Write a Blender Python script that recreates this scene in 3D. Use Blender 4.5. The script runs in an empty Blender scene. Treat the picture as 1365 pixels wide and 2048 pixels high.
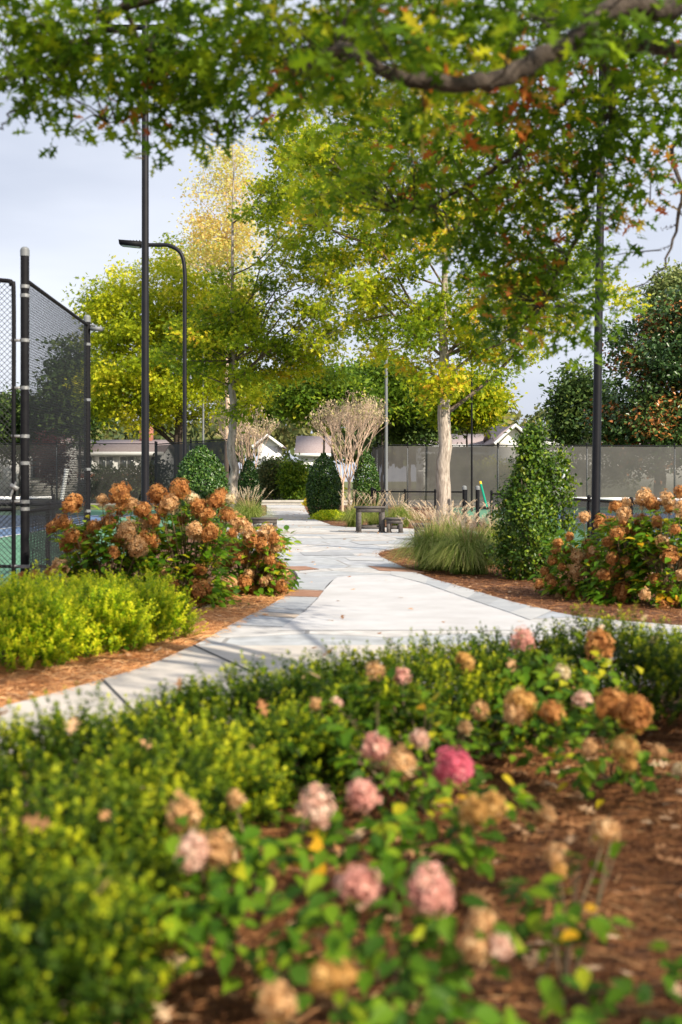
import bpy, math, numpy as np
from mathutils import Vector, geometry
R = math.radians
rng = np.random.default_rng(11)
S = bpy.context.scene
COL = S.collection
# ------------------------------------------------------------ camera
F, HZ, CX, H = 2400.0, 962.0, 682.5, 1.35      # focal in photo pixels, horizon row, centre column, eye height
cam_d = bpy.data.cameras.new('camera'); cam = bpy.data.objects.new('camera', cam_d); COL.objects.link(cam)
cam.location = (0, 0, H); cam.rotation_euler = (R(90), 0, 0)
cam_d.sensor_fit = 'VERTICAL'; cam_d.sensor_height = 36; cam_d.sensor_width = 24
cam_d.lens = 36*F/2048; cam_d.shift_y = -(1024-HZ)/2048; cam_d.clip_start = .05; cam_d.clip_end = 4000
cam_d.dof.use_dof = True; cam_d.dof.focus_distance = 34; cam_d.dof.aperture_fstop = cam_d.lens/21.5
S.camera = cam
# ------------------------------------------------------------ world and sun
SUN_EL, SUN_AZ = R(34), R(138)                # azimuth clockwise from +Y: to the right and behind the camera
w = bpy.data.worlds.new('World'); S.world = w; w.use_nodes = True
nt = w.node_tree; N = nt.nodes; L = nt.links; N.clear()
out = N.new('ShaderNodeOutputWorld'); bg = N.new('ShaderNodeBackground'); bg.inputs[1].default_value = .084
sky = N.new('ShaderNodeTexSky'); sky.sky_type = 'NISHITA'; sky.sun_disc = False
sky.sun_elevation = SUN_EL; sky.sun_rotation = SUN_AZ; sky.air_density = 1.2; sky.dust_density = 2
tc = N.new('ShaderNodeTexCoord'); mp = N.new('ShaderNodeMapping'); mp.inputs['Scale'].default_value = (1.2, 1.2, 4.5)
nz = N.new('ShaderNodeTexNoise'); nz.inputs['Scale'].default_value = 1.6; nz.inputs['Detail'].default_value = 5; nz.inputs['Roughness'].default_value = .5
rp = N.new('ShaderNodeValToRGB'); rp.color_ramp.elements[0].position = .3; rp.color_ramp.elements[1].position = .68
rp.color_ramp.elements[0].color = (4.5, 4.9, 6.0, 1); rp.color_ramp.elements[1].color = (7.4, 7.7, 8.6, 1)
mx = N.new('ShaderNodeMixRGB'); mx.inputs[0].default_value = .88
L.new(tc.outputs['Generated'], mp.inputs[0]); L.new(mp.outputs[0], nz.inputs['Vector']); L.new(nz.outputs['Fac'], rp.inputs[0])
L.new(sky.outputs[0], mx.inputs[1]); L.new(rp.outputs[0], mx.inputs[2]); L.new(mx.outputs[0], bg.inputs[0]); L.new(bg.outputs[0], out.inputs[0])
sd = bpy.data.lights.new('sun', 'SUN'); sd.energy = 5.0; sd.angle = R(.6); sd.color = (1, .90, .74)
sun = bpy.data.objects.new('sun', sd); COL.objects.link(sun)
sdir = Vector((math.sin(SUN_AZ)*math.cos(SUN_EL), math.cos(SUN_AZ)*math.cos(SUN_EL), math.sin(SUN_EL)))
sun.rotation_euler = sdir.to_track_quat('Z', 'Y').to_euler(); sun.location = (20, -10, 30)
V = S.view_settings; V.view_transform = 'Standard'; V.look = 'None'; V.exposure = .68; V.gamma = 1
S.render.engine = 'CYCLES'
S.cycles.max_bounces = 8; S.cycles.transparent_max_bounces = 24
# ------------------------------------------------------------ pixel -> place
def G(px, py, z=0.0):
    d = F*(H-z)/(py-HZ); return np.array([(px-CX)*d/F, d, z])
def W(px, py, d): return np.array([(px-CX)*d/F, d, H-(py-HZ)*d/F])
# ------------------------------------------------------------ materials
def mat(name, col=(.5,.5,.5), rough=.6, metal=0, noise=None, bump=0, bscale=30, spec=.5, stretch=(1,1,1), alpha=None):
    m = bpy.data.materials.new(name); m.use_nodes = True; n = m.node_tree.nodes; l = m.node_tree.links
    p = n['Principled BSDF']; p.inputs['Base Color'].default_value = (*col, 1); p.inputs['Roughness'].default_value = rough
    p.inputs['Metallic'].default_value = metal; p.inputs['Specular IOR Level'].default_value = spec
    t = n.new('ShaderNodeTexCoord'); mpn = n.new('ShaderNodeMapping'); mpn.inputs['Scale'].default_value = stretch
    l.new(t.outputs['Object'], mpn.inputs[0])
    if noise:                                  # (colour2, scale[, detail])
        x = n.new('ShaderNodeTexNoise'); x.inputs['Scale'].default_value = noise[1]; x.inputs['Detail'].default_value = 8; x.inputs['Roughness'].default_value = .65
        r = n.new('ShaderNodeValToRGB'); r.color_ramp.elements[0].position = .35; r.color_ramp.elements[1].position = .65
        r.color_ramp.elements[0].color = (*col, 1); r.color_ramp.elements[1].color = (*noise[0], 1)
        l.new(mpn.outputs[0], x.inputs['Vector']); l.new(x.outputs['Fac'], r.inputs[0]); l.new(r.outputs[0], p.inputs['Base Color'])
    if bump:
        x = n.new('ShaderNodeTexNoise'); x.inputs['Scale'].default_value = bscale; x.inputs['Detail'].default_value = 6
        b = n.new('ShaderNodeBump'); b.inputs['Strength'].default_value = bump; b.inputs['Distance'].default_value = .02
        l.new(mpn.outputs[0], x.inputs['Vector']); l.new(x.outputs['Fac'], b.inputs['Height']); l.new(b.outputs[0], p.inputs['Normal'])
    if alpha is not None: p.inputs['Alpha'].default_value = alpha
    return m
def leafmat(name, ramp, rough=.5, trans=.35, spec=.35):
    m = bpy.data.materials.new(name); m.use_nodes = True; n = m.node_tree.nodes; l = m.node_tree.links
    p = n['Principled BSDF']; p.inputs['Roughness'].default_value = rough; p.inputs['Specular IOR Level'].default_value = spec
    a = n.new('ShaderNodeAttribute'); a.attribute_name = 'tint'
    r = n.new('ShaderNodeValToRGB'); cr = r.color_ramp
    while len(cr.elements) < len(ramp): cr.elements.new(.5)
    for e, (pos, c) in zip(cr.elements, ramp): e.position = pos; e.color = (*c, 1)
    l.new(a.outputs['Fac'], r.inputs[0]); l.new(r.outputs[0], p.inputs['Base Color'])
    if trans > 0:
        t = n.new('ShaderNodeBsdfTranslucent'); g = n.new('ShaderNodeGamma'); g.inputs[1].default_value = .8
        l.new(r.outputs[0], g.inputs[0]); l.new(g.outputs[0], t.inputs[0])
        x = n.new('ShaderNodeMixShader'); x.inputs[0].default_value = trans
        l.new(p.outputs[0], x.inputs[1]); l.new(t.outputs[0], x.inputs[2]); l.new(x.outputs[0], n['Material Output'].inputs[0])
    return m
M = {}
M['black'] = mat('black_paint', (.005,.005,.007), .6, noise=((.009,.009,.011), 14), spec=.15)
M['pole'] = mat('pole_paint', (.006,.006,.009), .5, noise=((.010,.010,.014), 4), spec=.25)
M['galv'] = mat('galvanised', (.16,.17,.18), .5, .4, noise=((.30,.30,.30), 30))
M['cap'] = mat('cap_grey', (.16,.17,.18), .5)
M['wire'] = mat('coated_wire', (.015,.016,.018), .5)
M['screen'] = mat('windscreen_cloth', (.07,.067,.064), .85, noise=((.10,.094,.088), .6), alpha=.84, spec=.1)
M['screen_thin'] = mat('thin_windscreen_cloth', (.035,.035,.035), .85, noise=((.05,.048,.045), 1.2), alpha=.55, spec=.1)
M['screen_dark'] = mat('windscreen_cloth_dark', (.02,.02,.021), .8, alpha=.86)
M['netting'] = mat('net_mesh', (.02,.02,.022), .8, alpha=.72)
M['white'] = mat('white_paint', (.78,.78,.77), .5, noise=((.7,.7,.69), 5))
M['wood'] = mat('weathered_wood', (.045,.038,.034), .75, noise=((.115,.10,.09), 9), bump=.5, bscale=22, stretch=(1,6,6))
M['bark'] = mat('oak_bark', (.16,.125,.10), .9, noise=((.52,.44,.37), 5), bump=1, bscale=9, stretch=(3,3,.55))
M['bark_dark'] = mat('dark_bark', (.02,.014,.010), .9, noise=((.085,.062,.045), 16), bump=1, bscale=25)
M['twig'] = mat('twig_bark', (.07,.048,.036), .85, noise=((.19,.14,.105), 8))
M['crape'] = mat('crape_bark', (.42,.27,.18), .6, noise=((.66,.50,.38), 5), stretch=(2,2,.5))
M['stem'] = mat('green_stem', (.09,.08,.03), .7, noise=((.16,.09,.05), 20))
M['concrete'] = mat('concrete', (.43,.42,.42), .85, noise=((.52,.515,.52), 1.4), bump=.25, bscale=90)
M['concrete2'] = mat('concrete_aged', (.44,.40,.355), .85, noise=((.56,.51,.46), 1.6), bump=.3, bscale=90)
M['asphalt'] = mat('asphalt', (.05,.05,.052), .9, noise=((.07,.07,.07), 8))
M['kerb'] = mat('kerb_concrete', (.36,.33,.3), .85, noise=((.45,.42,.38), 3))
M['mulch'] = mat('bark_mulch', (.085,.036,.018), .95, noise=((.26,.12,.062), 38), bump=1, bscale=60)
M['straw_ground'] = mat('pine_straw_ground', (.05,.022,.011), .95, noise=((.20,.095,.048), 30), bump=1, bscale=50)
M['lawn'] = mat('lawn', (.075,.11,.022), .9, noise=((.14,.13,.04), 1.5), bump=.6, bscale=40)
M['ctgreen'] = mat('court_green', (.075,.21,.125), .8, noise=((.10,.25,.15), .8))
M['ctblue'] = mat('court_blue', (.07,.14,.27), .8, noise=((.10,.17,.30), .8))
M['roof'] = mat('shingle_roof', (.24,.18,.18), .85, noise=((.31,.26,.25), 6), bump=.4, bscale=12)
M['siding'] = mat('white_siding', (.72,.71,.69), .7, noise=((.80,.79,.77), .7))
M['brick'] = mat('red_brick', (.25,.085,.055), .85, noise=((.36,.15,.10), 3))
M['glass'] = mat('window_glass', (.03,.04,.05), .12, spec=.8)
M['lamp_glass'] = mat('lamp_lens', (.35,.4,.38), .2)
M['green_pole'] = mat('green_handle', (.0,.26,.16), .4)
M['yellow'] = mat('yellow_cap', (.75,.5,.03), .4)
def voronoi_mat(name, cols, scale, joint, jw=.03, stretch=(1,1,1)):
    m = mat(name, (.5,.5,.5), .75); n = m.node_tree.nodes; l = m.node_tree.links; p = n['Principled BSDF']
    t = n.new('ShaderNodeTexCoord'); mpn = n.new('ShaderNodeMapping'); mpn.inputs['Scale'].default_value = stretch
    l.new(t.outputs['Object'], mpn.inputs[0])
    v1 = n.new('ShaderNodeTexVoronoi'); v1.voronoi_dimensions = '2D'; v1.inputs['Scale'].default_value = scale
    v2 = n.new('ShaderNodeTexVoronoi'); v2.voronoi_dimensions = '2D'; v2.feature = 'DISTANCE_TO_EDGE'; v2.inputs['Scale'].default_value = scale
    for v in (v1, v2): v.inputs['Randomness'].default_value = .85; l.new(mpn.outputs[0], v.inputs['Vector'])
    sp = n.new('ShaderNodeSeparateColor'); l.new(v1.outputs['Color'], sp.inputs[0])
    r = n.new('ShaderNodeValToRGB'); cr = r.color_ramp; cr.interpolation = 'CONSTANT'
    while len(cr.elements) < len(cols): cr.elements.new(.5)
    for i, (e, c) in enumerate(zip(cr.elements, cols)): e.position = i/len(cols); e.color = (*c, 1)
    l.new(sp.outputs[0], r.inputs[0])
    nz = n.new('ShaderNodeTexNoise'); nz.inputs['Scale'].default_value = 5; nz.inputs['Detail'].default_value = 8
    mn = n.new('ShaderNodeMixRGB'); mn.blend_type = 'OVERLAY'; mn.inputs[0].default_value = .6
    l.new(r.outputs[0], mn.inputs[1]); l.new(nz.outputs['Fac'], mn.inputs[2]); l.new(t.outputs['Object'], nz.inputs['Vector'])
    lt = n.new('ShaderNodeMath'); lt.operation = 'LESS_THAN'; lt.inputs[1].default_value = jw; l.new(v2.outputs['Distance'], lt.inputs[0])
    mj = n.new('ShaderNodeMixRGB'); mj.inputs[2].default_value = (*joint, 1); l.new(lt.outputs[0], mj.inputs[0]); l.new(mn.outputs[0], mj.inputs[1])
    l.new(mj.outputs[0], p.inputs['Base Color']); return m
M['flag'] = voronoi_mat('flagstone', [(.36,.37,.39),(.47,.455,.44),(.38,.39,.41),(.50,.48,.46),(.33,.35,.38),(.40,.36,.33),(.44,.43,.42),(.37,.385,.40)], .8, (.26,.25,.24), .016, (1,1.3,1))
M['slate_blue'] = mat('bluestone_slab', (.31,.325,.35), .75, noise=((.38,.395,.41), 3), bump=.3, bscale=12)
M['slate_dark'] = mat('bluestone_dark_slab', (.27,.28,.30), .75, noise=((.35,.36,.37), 3), bump=.3, bscale=12)
M['slate_pale'] = mat('bluestone_pale_slab', (.38,.385,.39), .75, noise=((.45,.45,.45), 3), bump=.3, bscale=12)
M['slate_brown'] = mat('brown_slab', (.25,.12,.07), .75, noise=((.33,.18,.115), 4), bump=.3, bscale=12)
M['slate_tan'] = mat('tan_slab', (.44,.34,.25), .75, noise=((.48,.40,.32), 4), bump=.3, bscale=12)
# foliage
M['oak'] = leafmat('oak_leaf', [(0,(.05,.10,.004)),(.3,(.16,.25,.008)),(.6,(.42,.48,.012)),(.85,(.72,.62,.025)),(.97,(.72,.38,.03))], .5, .5, .2)
M['oak_yellow'] = leafmat('oak_leaf_turning', [(0,(.10,.16,.006)),(.3,(.32,.40,.012)),(.6,(.60,.60,.02)),(.85,(.80,.68,.05)),(.97,(.75,.40,.05))], .5, .5, .2)
M['pale_leaf'] = leafmat('pale_yellow_leaf', [(0,(.22,.26,.03)),(.4,(.60,.58,.12)),(.85,(.82,.74,.25)),(1,(.75,.48,.12))], .5, .5, .2)
M['oak_green'] = leafmat('oak_leaf_green', [(0,(.03,.07,.006)),(.5,(.11,.20,.014)),(.85,(.27,.35,.02)),(.97,(.45,.42,.03))], .5, .38, .2)
M['near_oak'] = leafmat('near_oak_leaf', [(0,(.018,.055,.002)),(.45,(.07,.15,.004)),(.75,(.22,.34,.006)),(.9,(.52,.54,.012)),(1,(.62,.52,.02))], .5, .58, .15)
M['near_red'] = leafmat('turning_oak_leaf', [(0,(.40,.06,.01)),(.5,(.55,.15,.015)),(1,(.34,.28,.02))], .5, .5, .2)
M['dark_tree'] = leafmat('dark_tree_leaf', [(0,(.02,.05,.014)),(.5,(.06,.11,.025)),(1,(.16,.21,.04))], .55, .2, .2)
M['far_wood'] = leafmat('far_wood_leaf', [(0,(.05,.08,.035)),(.5,(.11,.14,.05)),(.8,(.20,.19,.06)),(1,(.28,.20,.08))], .6, .25, .15)
M['magnolia'] = leafmat('magnolia_leaf', [(0,(.018,.045,.014)),(.45,(.055,.11,.026)),(.64,(.12,.19,.045)),(.70,(.36,.13,.035)),(1,(.55,.20,.05))], .35, .08, .45)
M['pine'] = leafmat('pine_needle', [(0,(.10,.15,.05)),(.5,(.22,.27,.08)),(1,(.36,.36,.12))], .5, .2, .2)
M['holly'] = leafmat('holly_leaf', [(0,(.016,.045,.004)),(.45,(.05,.115,.009)),(.85,(.17,.26,.014)),(1,(.34,.38,.03))], .4, .28, .35)
M['holly_dark'] = leafmat('dark_holly_leaf', [(0,(.015,.045,.009)),(.6,(.04,.10,.014)),(1,(.12,.20,.03))], .35, .15, .4)
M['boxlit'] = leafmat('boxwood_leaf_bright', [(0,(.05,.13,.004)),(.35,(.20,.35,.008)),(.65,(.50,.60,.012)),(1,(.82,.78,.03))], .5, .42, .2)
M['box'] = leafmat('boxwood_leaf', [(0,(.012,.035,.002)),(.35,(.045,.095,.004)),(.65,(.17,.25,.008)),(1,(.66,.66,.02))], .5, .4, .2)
M['hydleaf'] = leafmat('hydrangea_leaf', [(0,(.05,.14,.008)),(.5,(.13,.27,.010)),(.8,(.30,.40,.015)),(.93,(.65,.52,.02)),(1,(.75,.40,.02))], .55, .45, .2)
M['hydleaf_low'] = leafmat('hydrangea_leaf_low', [(0,(.03,.085,.006)),(.5,(.085,.19,.008)),(.82,(.19,.30,.012)),(.94,(.50,.46,.02)),(1,(.70,.38,.02))], .55, .42, .2)
M['grassblade'] = leafmat('fountain_grass_blade', [(0,(.09,.17,.02)),(.45,(.22,.31,.05)),(.8,(.45,.46,.13)),(1,(.7,.6,.3))], .55, .38, .2)
M['plume'] = leafmat('grass_plume', [(0,(.72,.52,.33)),(1,(.9,.78,.6))], .8, .45, .1)
M['needle'] = leafmat('pine_needle_dry', [(0,(.06,.024,.010)),(.5,(.22,.088,.032)),(.85,(.44,.21,.085)),(1,(.60,.36,.17))], .7, .15, .2)
M['needle_bright'] = leafmat('pine_needle_bright', [(0,(.32,.13,.04)),(.4,(.66,.32,.12)),(.85,(.80,.46,.21)),(1,(.85,.60,.34))], .7, .15, .2)  # orange of the straw, with the left strip's sunlight brightened into the colour
M['straw_bright'] = mat('pine_straw_orange', (.30,.12,.045), .95, noise=((.62,.31,.13), 30), bump=1, bscale=50)  # ground under that straw, its colour brightened for the sun likewise
M['litter'] = leafmat('dry_leaf', [(0,(.30,.12,.04)),(.5,(.56,.31,.15)),(1,(.74,.53,.34))], .7, .25, .2)
M['redshrub'] = leafmat('red_leaf', [(0,(.20,.05,.045)),(1,(.4,.14,.12))], .6, .3, .2)
M['crapeleaf'] = leafmat('crape_seed_tip', [(0,(.50,.38,.24)),(.6,(.70,.55,.38)),(1,(.48,.48,.10))], .7, .3, .2)
HEADS = {
 'brown': [(0,(.20,.065,.014)),(.5,(.48,.19,.045)),(1,(.74,.40,.14))],
 'gold':  [(0,(.30,.14,.03)),(.5,(.60,.32,.08)),(1,(.78,.52,.20))],
 'tan':   [(0,(.32,.15,.05)),(.5,(.64,.36,.15)),(1,(.82,.60,.34))],
 'cream': [(0,(.38,.28,.12)),(.5,(.68,.52,.30)),(1,(.80,.72,.50))],
 'pink':  [(0,(.40,.15,.11)),(.5,(.70,.33,.27)),(1,(.84,.60,.44))],
 'blush': [(0,(.42,.20,.13)),(.5,(.70,.42,.32)),(1,(.82,.66,.50))],
 'rose':  [(0,(.40,.04,.08)),(.5,(.66,.13,.19)),(1,(.80,.36,.36))]}
for k, v in HEADS.items(): M['head_'+k] = leafmat('floret_'+k, v, .7, .35)
# ------------------------------------------------------------ mesh building
def link(o, parent=None):
    COL.objects.link(o)
    if parent: o.parent = parent
    return o
def tag(o, label=None, cat=None, group=None, kind=None):
    for k, v in (('label', label), ('category', cat), ('group', group), ('kind', kind)):
        if v: o[k] = v
    return o
def thing(name, label, cat, loc=(0,0,0), rz=0, group=None):
    o = bpy.data.objects.new(name, None); o.empty_display_size = .2; COL.objects.link(o)
    o.location = tuple(float(c) for c in loc); o.rotation_euler = (0,0,rz); return tag(o, label, cat, group)
class MB:
    def __init__(s): s.v = []; s.f = []; s.m = []; s.t = []; s.n = 0; s.mi = 0
    def add(s, v, f, tint=None, mi=None):
        v = np.asarray(v, float).reshape(-1, 3); f = np.asarray(f, int)
        if f.ndim == 1: f = f[None]
        s.v.append(v); s.f.append(f+s.n); s.n += len(v)
        s.m.append(np.full(len(f), s.mi if mi is None else mi)); s.t.append(np.zeros(len(v)) if tint is None else np.broadcast_to(tint, len(v)).astype(float))
    def box(s, c, sz, rz=0, mi=None, rx=0, ry=0):
        x, y, z = np.array(sz)/2.
        v = np.array([(a*x, b*y, d*z) for d in (-1,1) for b in (-1,1) for a in (-1,1)])
        v = v@rotm(rx, ry, rz).T + np.asarray(c, float)
        s.add(v, [[0,2,3,1],[4,5,7,6],[0,1,5,4],[2,6,7,3],[0,4,6,2],[1,3,7,5]], None, mi)
    def tube(s, pts, rad, k=6, mi=None, cap=True):
        P = np.asarray(pts, float); n = len(P); r = np.broadcast_to(rad, n).astype(float)
        T = np.gradient(P, axis=0); T /= np.linalg.norm(T, axis=1)[:, None]+1e-9
        ref = np.eye(3)[abs(T).max(0).argmin()]
        U = np.cross(T, ref); U /= np.linalg.norm(U, axis=1)[:, None]+1e-9; Wv = np.cross(T, U)
        a = np.arange(k)*2*np.pi/k
        v = P[:,None]+r[:,None,None]*(np.cos(a)[None,:,None]*U[:,None]+np.sin(a)[None,:,None]*Wv[:,None])
        i = np.arange(n-1)[:,None]*k; j = np.arange(k)[None]; j2 = (j+1) % k
        f = np.stack([i+j, i+j2, i+k+j2, i+k+j], -1).reshape(-1, 4)
        s.add(v.reshape(-1,3), f, None, mi)
        if cap and k > 3:
            e = v.reshape(-1,3)
            for rr, fl in ((e[:k], 1), (e[-k:], -1)):
                ids = np.arange(k)[::fl]
                s.add(np.vstack([rr, rr.mean(0)]), [[ids[q], ids[(q+1) % k], k] for q in range(k)], None, mi)
    def sphere(s, c, r, nu=10, nv=6, sc=(1,1,1), mi=None):
        vv = [(0,0,1)]+[(math.sin(math.pi*i/nv)*math.cos(2*math.pi*j/nu), math.sin(math.pi*i/nv)*math.sin(2*math.pi*j/nu), math.cos(math.pi*i/nv)) for i in range(1,nv) for j in range(nu)]+[(0,0,-1)]
        vv = np.array(vv)*np.array(sc)*r+np.asarray(c, float); b = len(vv)-1
        q = [[1+(i*nu)+j, 1+(i+1)*nu+j, 1+(i+1)*nu+(j+1)%nu, 1+i*nu+(j+1)%nu] for i in range(nv-2) for j in range(nu)]
        t = [[0, 1+j, 1+(j+1)%nu] for j in range(nu)]+[[b, 1+(nv-2)*nu+(j+1)%nu, 1+(nv-2)*nu+j] for j in range(nu)]
        n0 = s.n; s.add(vv, q, None, mi); s.n = n0; s.f.append(np.array(t)+n0); s.m.append(np.full(len(t), s.mi if mi is None else mi)); s.n = n0+len(vv)
    def leaves(s, P, Nr, Hd, size, tv, tf, tint, mi=None):
        """copies of a template leaf: x along the leaf, z the normal"""
        P = np.asarray(P); n = len(P); Nr = Nr/(np.linalg.norm(Nr,axis=1)[:,None]+1e-9)
        X = Hd-(Hd*Nr).sum(1)[:,None]*Nr; X /= np.linalg.norm(X,axis=1)[:,None]+1e-9; Y = np.cross(Nr, X)
        sz = np.broadcast_to(size, n)[:,None,None]
        v = P[:,None]+sz*(tv[None,:,0:1]*X[:,None]+tv[None,:,1:2]*Y[:,None]+tv[None,:,2:3]*Nr[:,None])
        k = len(tv); f = (np.asarray(tf)[None]+(np.arange(n)*k)[:,None,None]).reshape(-1, np.asarray(tf).shape[1])
        s.add(v.reshape(-1,3), f, np.repeat(np.broadcast_to(tint, n), k), mi)
    def scatter(s, tv, tf, tt, P, Rm, sc, dt, mi=None):
        n = len(P); k = len(tv)
        v = np.einsum('nij,kj->nki', Rm, tv)*np.broadcast_to(sc, n)[:,None,None]+np.asarray(P)[:,None]
        f = (np.asarray(tf)[None]+(np.arange(n)*k)[:,None,None]).reshape(-1, np.asarray(tf).shape[1])
        t = np.clip(tt[None]+np.broadcast_to(dt, n)[:,None], 0, 1)
        s.add(v.reshape(-1,3), f, t.reshape(-1), mi)
    def mesh(s, name, mats, smooth=False):
        me = bpy.data.meshes.new(name)
        v = np.vstack(s.v); me.vertices.add(len(v)); me.vertices.foreach_set('co', v.ravel().astype(np.float32))
        ls = np.concatenate([f.ravel() for f in s.f]); tot = np.concatenate([np.full(len(f), f.shape[1]) for f in s.f])
        st = np.concatenate([[0], np.cumsum(tot)[:-1]])
        me.loops.add(len(ls)); me.loops.foreach_set('vertex_index', ls.astype(np.int32))
        me.polygons.add(len(tot)); me.polygons.foreach_set('loop_start', st.astype(np.int32)); me.polygons.foreach_set('loop_total', tot.astype(np.int32))
        me.polygons.foreach_set('material_index', np.concatenate(s.m).astype(np.int32))
        if smooth: me.polygons.foreach_set('use_smooth', np.ones(len(tot), bool))
        tt = np.concatenate(s.t)
        if tt.any() and len(tt) == len(v):
            at = me.attributes.new('tint', 'FLOAT', 'POINT'); at.data.foreach_set('value', tt.astype(np.float32))
        for m in (mats if isinstance(mats, (list, tuple)) else [mats]): me.materials.append(M[m])
        me.update(calc_edges=True); return me
    def build(s, name, mats, parent=None, smooth=False, **kw):
        return tag(link(bpy.data.objects.new(name, s.mesh(name, mats, smooth)), parent), **kw)
def rotm(rx, ry, rz):
    cx, sx, cy, sy, cz, sz = math.cos(rx), math.sin(rx), math.cos(ry), math.sin(ry), math.cos(rz), math.sin(rz)
    return np.array([[cz,-sz,0],[sz,cz,0],[0,0,1]])@np.array([[cy,0,sy],[0,1,0],[-sy,0,cy]])@np.array([[1,0,0],[0,cx,-sx],[0,sx,cx]])
def rand_rot(n, tilt=.5, up=None):
    """n matrices: local z near up (spread tilt), random spin"""
    Z = rng.normal(0, tilt, (n,3)); Z += np.array([0,0,1.]) if up is None else up; Z /= np.linalg.norm(Z,axis=1)[:,None]
    A = rng.normal(0,1,(n,3)); X = A-(A*Z).sum(1)[:,None]*Z; X /= np.linalg.norm(X,axis=1)[:,None]; Y = np.cross(Z, X)
    return np.stack([X,Y,Z], -1)
def unit(n):
    a = rng.normal(0,1,(n,3)); return a/np.linalg.norm(a,axis=1)[:,None]
def smooth_path(pts, n=12, wob=0):
    P = np.asarray(pts, float); m = len(P)
    if m == 2: P = np.array([P[0], (P[0]*2+P[1])/3, (P[0]+2*P[1])/3, P[1]]); m = 4
    E = np.vstack([2*P[0]-P[1], P, 2*P[-1]-P[-2]]); res = []
    for i in range(m-1):
        p0,p1,p2,p3 = E[i:i+4]
        k = max(2, n//(m-1))
        for t in np.linspace(0,1,k,endpoint=(i==m-2)):
            res.append(.5*((2*p1)+(-p0+p2)*t+(2*p0-5*p1+4*p2-p3)*t*t+(-p0+3*p1-3*p2+p3)*t**3))
    Rr = np.array(res)
    if wob: Rr[1:-1] += rng.normal(0, wob, (len(Rr)-2, 3))
    return Rr
RHOMB = (np.array([(0,0,0),(.5,.24,.05),(1,0,-.04),(.5,-.24,.05)]), [[0,1,2],[0,2,3]])
OVAL = (np.array([(0,0,0),(.3,.27,.05),(.7,.23,.03),(1,0,-.1),(.7,-.23,.03),(.3,-.27,.05)]), [[0,1,2,3],[0,3,4,5]])
_h = [(0,.015),(.18,.05),(.30,.30),(.36,.08),(.50,.10),(.60,.40),(.66,.12),(.76,.10),(.86,.24),(.85,.07)]
_ol = [(x,y) for x,y in _h]+[(1.02,0)]+[(x,-y) for x,y in reversed(_h)]
_s = [(0,.02),(.2,.05),(.32,.34),(.45,.07),(.66,.30),(.72,.06)]
_sl = _s+[(1.05,0)]+[(x,-y) for x,y in reversed(_s)]
STAR = (np.array([(x,y,.15*abs(y)-.10*x*x) for x,y in _sl]), [list(range(len(_sl)))])
OAKLEAF = (np.array([(x,y,.10*abs(y)-.10*x*x) for x,y in _ol]), [list(range(len(_ol)))])
# ------------------------------------------------------------ flat sheets
def inpoly(x, y, poly):
    c = np.zeros(len(x), bool); j = len(poly)-1
    for i in range(len(poly)):
        xi, yi = poly[i][:2]; xj, yj = poly[j][:2]
        c ^= ((yi > y) != (yj > y)) & (x < (xj-xi)*(y-yi)/(yj-yi+1e-12)+xi); j = i
    return c
def dense(poly, n=6):
    return [tuple(p) for p in smooth_path([(*p[:2],0) for p in poly], n*(len(poly)-1))[:, :2]]
def sheet(name, poly, z, m, thick=.0, kind='structure', **kw):
    tri = geometry.tessellate_polygon([[Vector((p[0],p[1],0)) for p in poly]])
    b = MB(); P = np.array([(p[0],p[1],z) for p in poly])
    fs = [list(t) for t in tri]
    for f in fs:
        a, c, d = P[f[0]], P[f[1]], P[f[2]]
        if np.cross(c-a, d-a)[2] < 0: f.reverse()
    b.add(P, fs)
    if thick:
        n = len(P); Q = P-[0,0,thick]
        b.add(np.vstack([P,Q]), [[i,(i+1)%n,n+(i+1)%n,n+i] for i in range(n)])
    return b.build(name, m, kind=kind, **kw)
def rect(name, x0, x1, y0, y1, z, m, **kw): return sheet(name, [(x0,y0),(x1,y0),(x1,y1),(x0,y1)], z, m, **kw)
g2 = lambda L_: [tuple(G(x,y)[:2]) for x,y in L_]
# ------------------------------------------------------------ SETTING
rect('ground', -1500, 1500, -300, 2500, -.012, 'lawn')
rect('mulch_bed', -9, 9, 7.2, 67.3, -.004, 'mulch')
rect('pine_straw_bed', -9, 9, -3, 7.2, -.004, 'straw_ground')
rect('pine_straw_strip', -7, -.55, 4.5, 12.6, .0, 'straw_bright')
near_edge = [(-7,2.8),(-3.6,3.9),(-1.95,5.2),(-1.05,6.15),(0,6.95),(1.2,7.5),(2.6,7.9),(4.5,8.1),(9,8.2)]
outline = g2([(533,1011),(538,1028),(500,1041),(455,1052),(440,1075),(480,1098),(545,1120),(585,1142),(597,1160),(588,1180),(560,1206),(505,1234),(455,1260),(385,1300),(300,1338),(200,1370),(0,1425),(-300,1490)])
right_edge = g2([(1500,1268),(1200,1243),(1090,1225),(960,1190),(870,1163),(790,1130),(756,1111),(775,1101),(832,1093),(930,1088),(960,1066),(832,1060),(745,1056),(690,1056),(645,1047),(618,1030),(608,1011)])
path_poly = dense(outline, 4)+dense(near_edge, 3)+[(9,10.1)]+dense(right_edge, 4)
sheet('path', path_poly, .03, 'flag', thick=.05)
def pz(name, L_, z, m, world=False): return sheet(name, dense(L_ if world else g2(L_), 3), z, m)
conc = dense(g2([(556,1268),(600,1236),(640,1197),(660,1170),(690,1157),(780,1156),(850,1174),(950,1210),(1020,1233),(1110,1268)]), 3)
sheet('path_concrete', conc, .034, 'concrete')
c2 = dense(g2([(385,1300),(300,1338),(200,1370),(0,1425),(-300,1490)]),4)+dense(near_edge[:7],3)+g2([(1080,1297)])
sheet('path_concrete_apron', c2, .034, 'concrete2')
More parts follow.
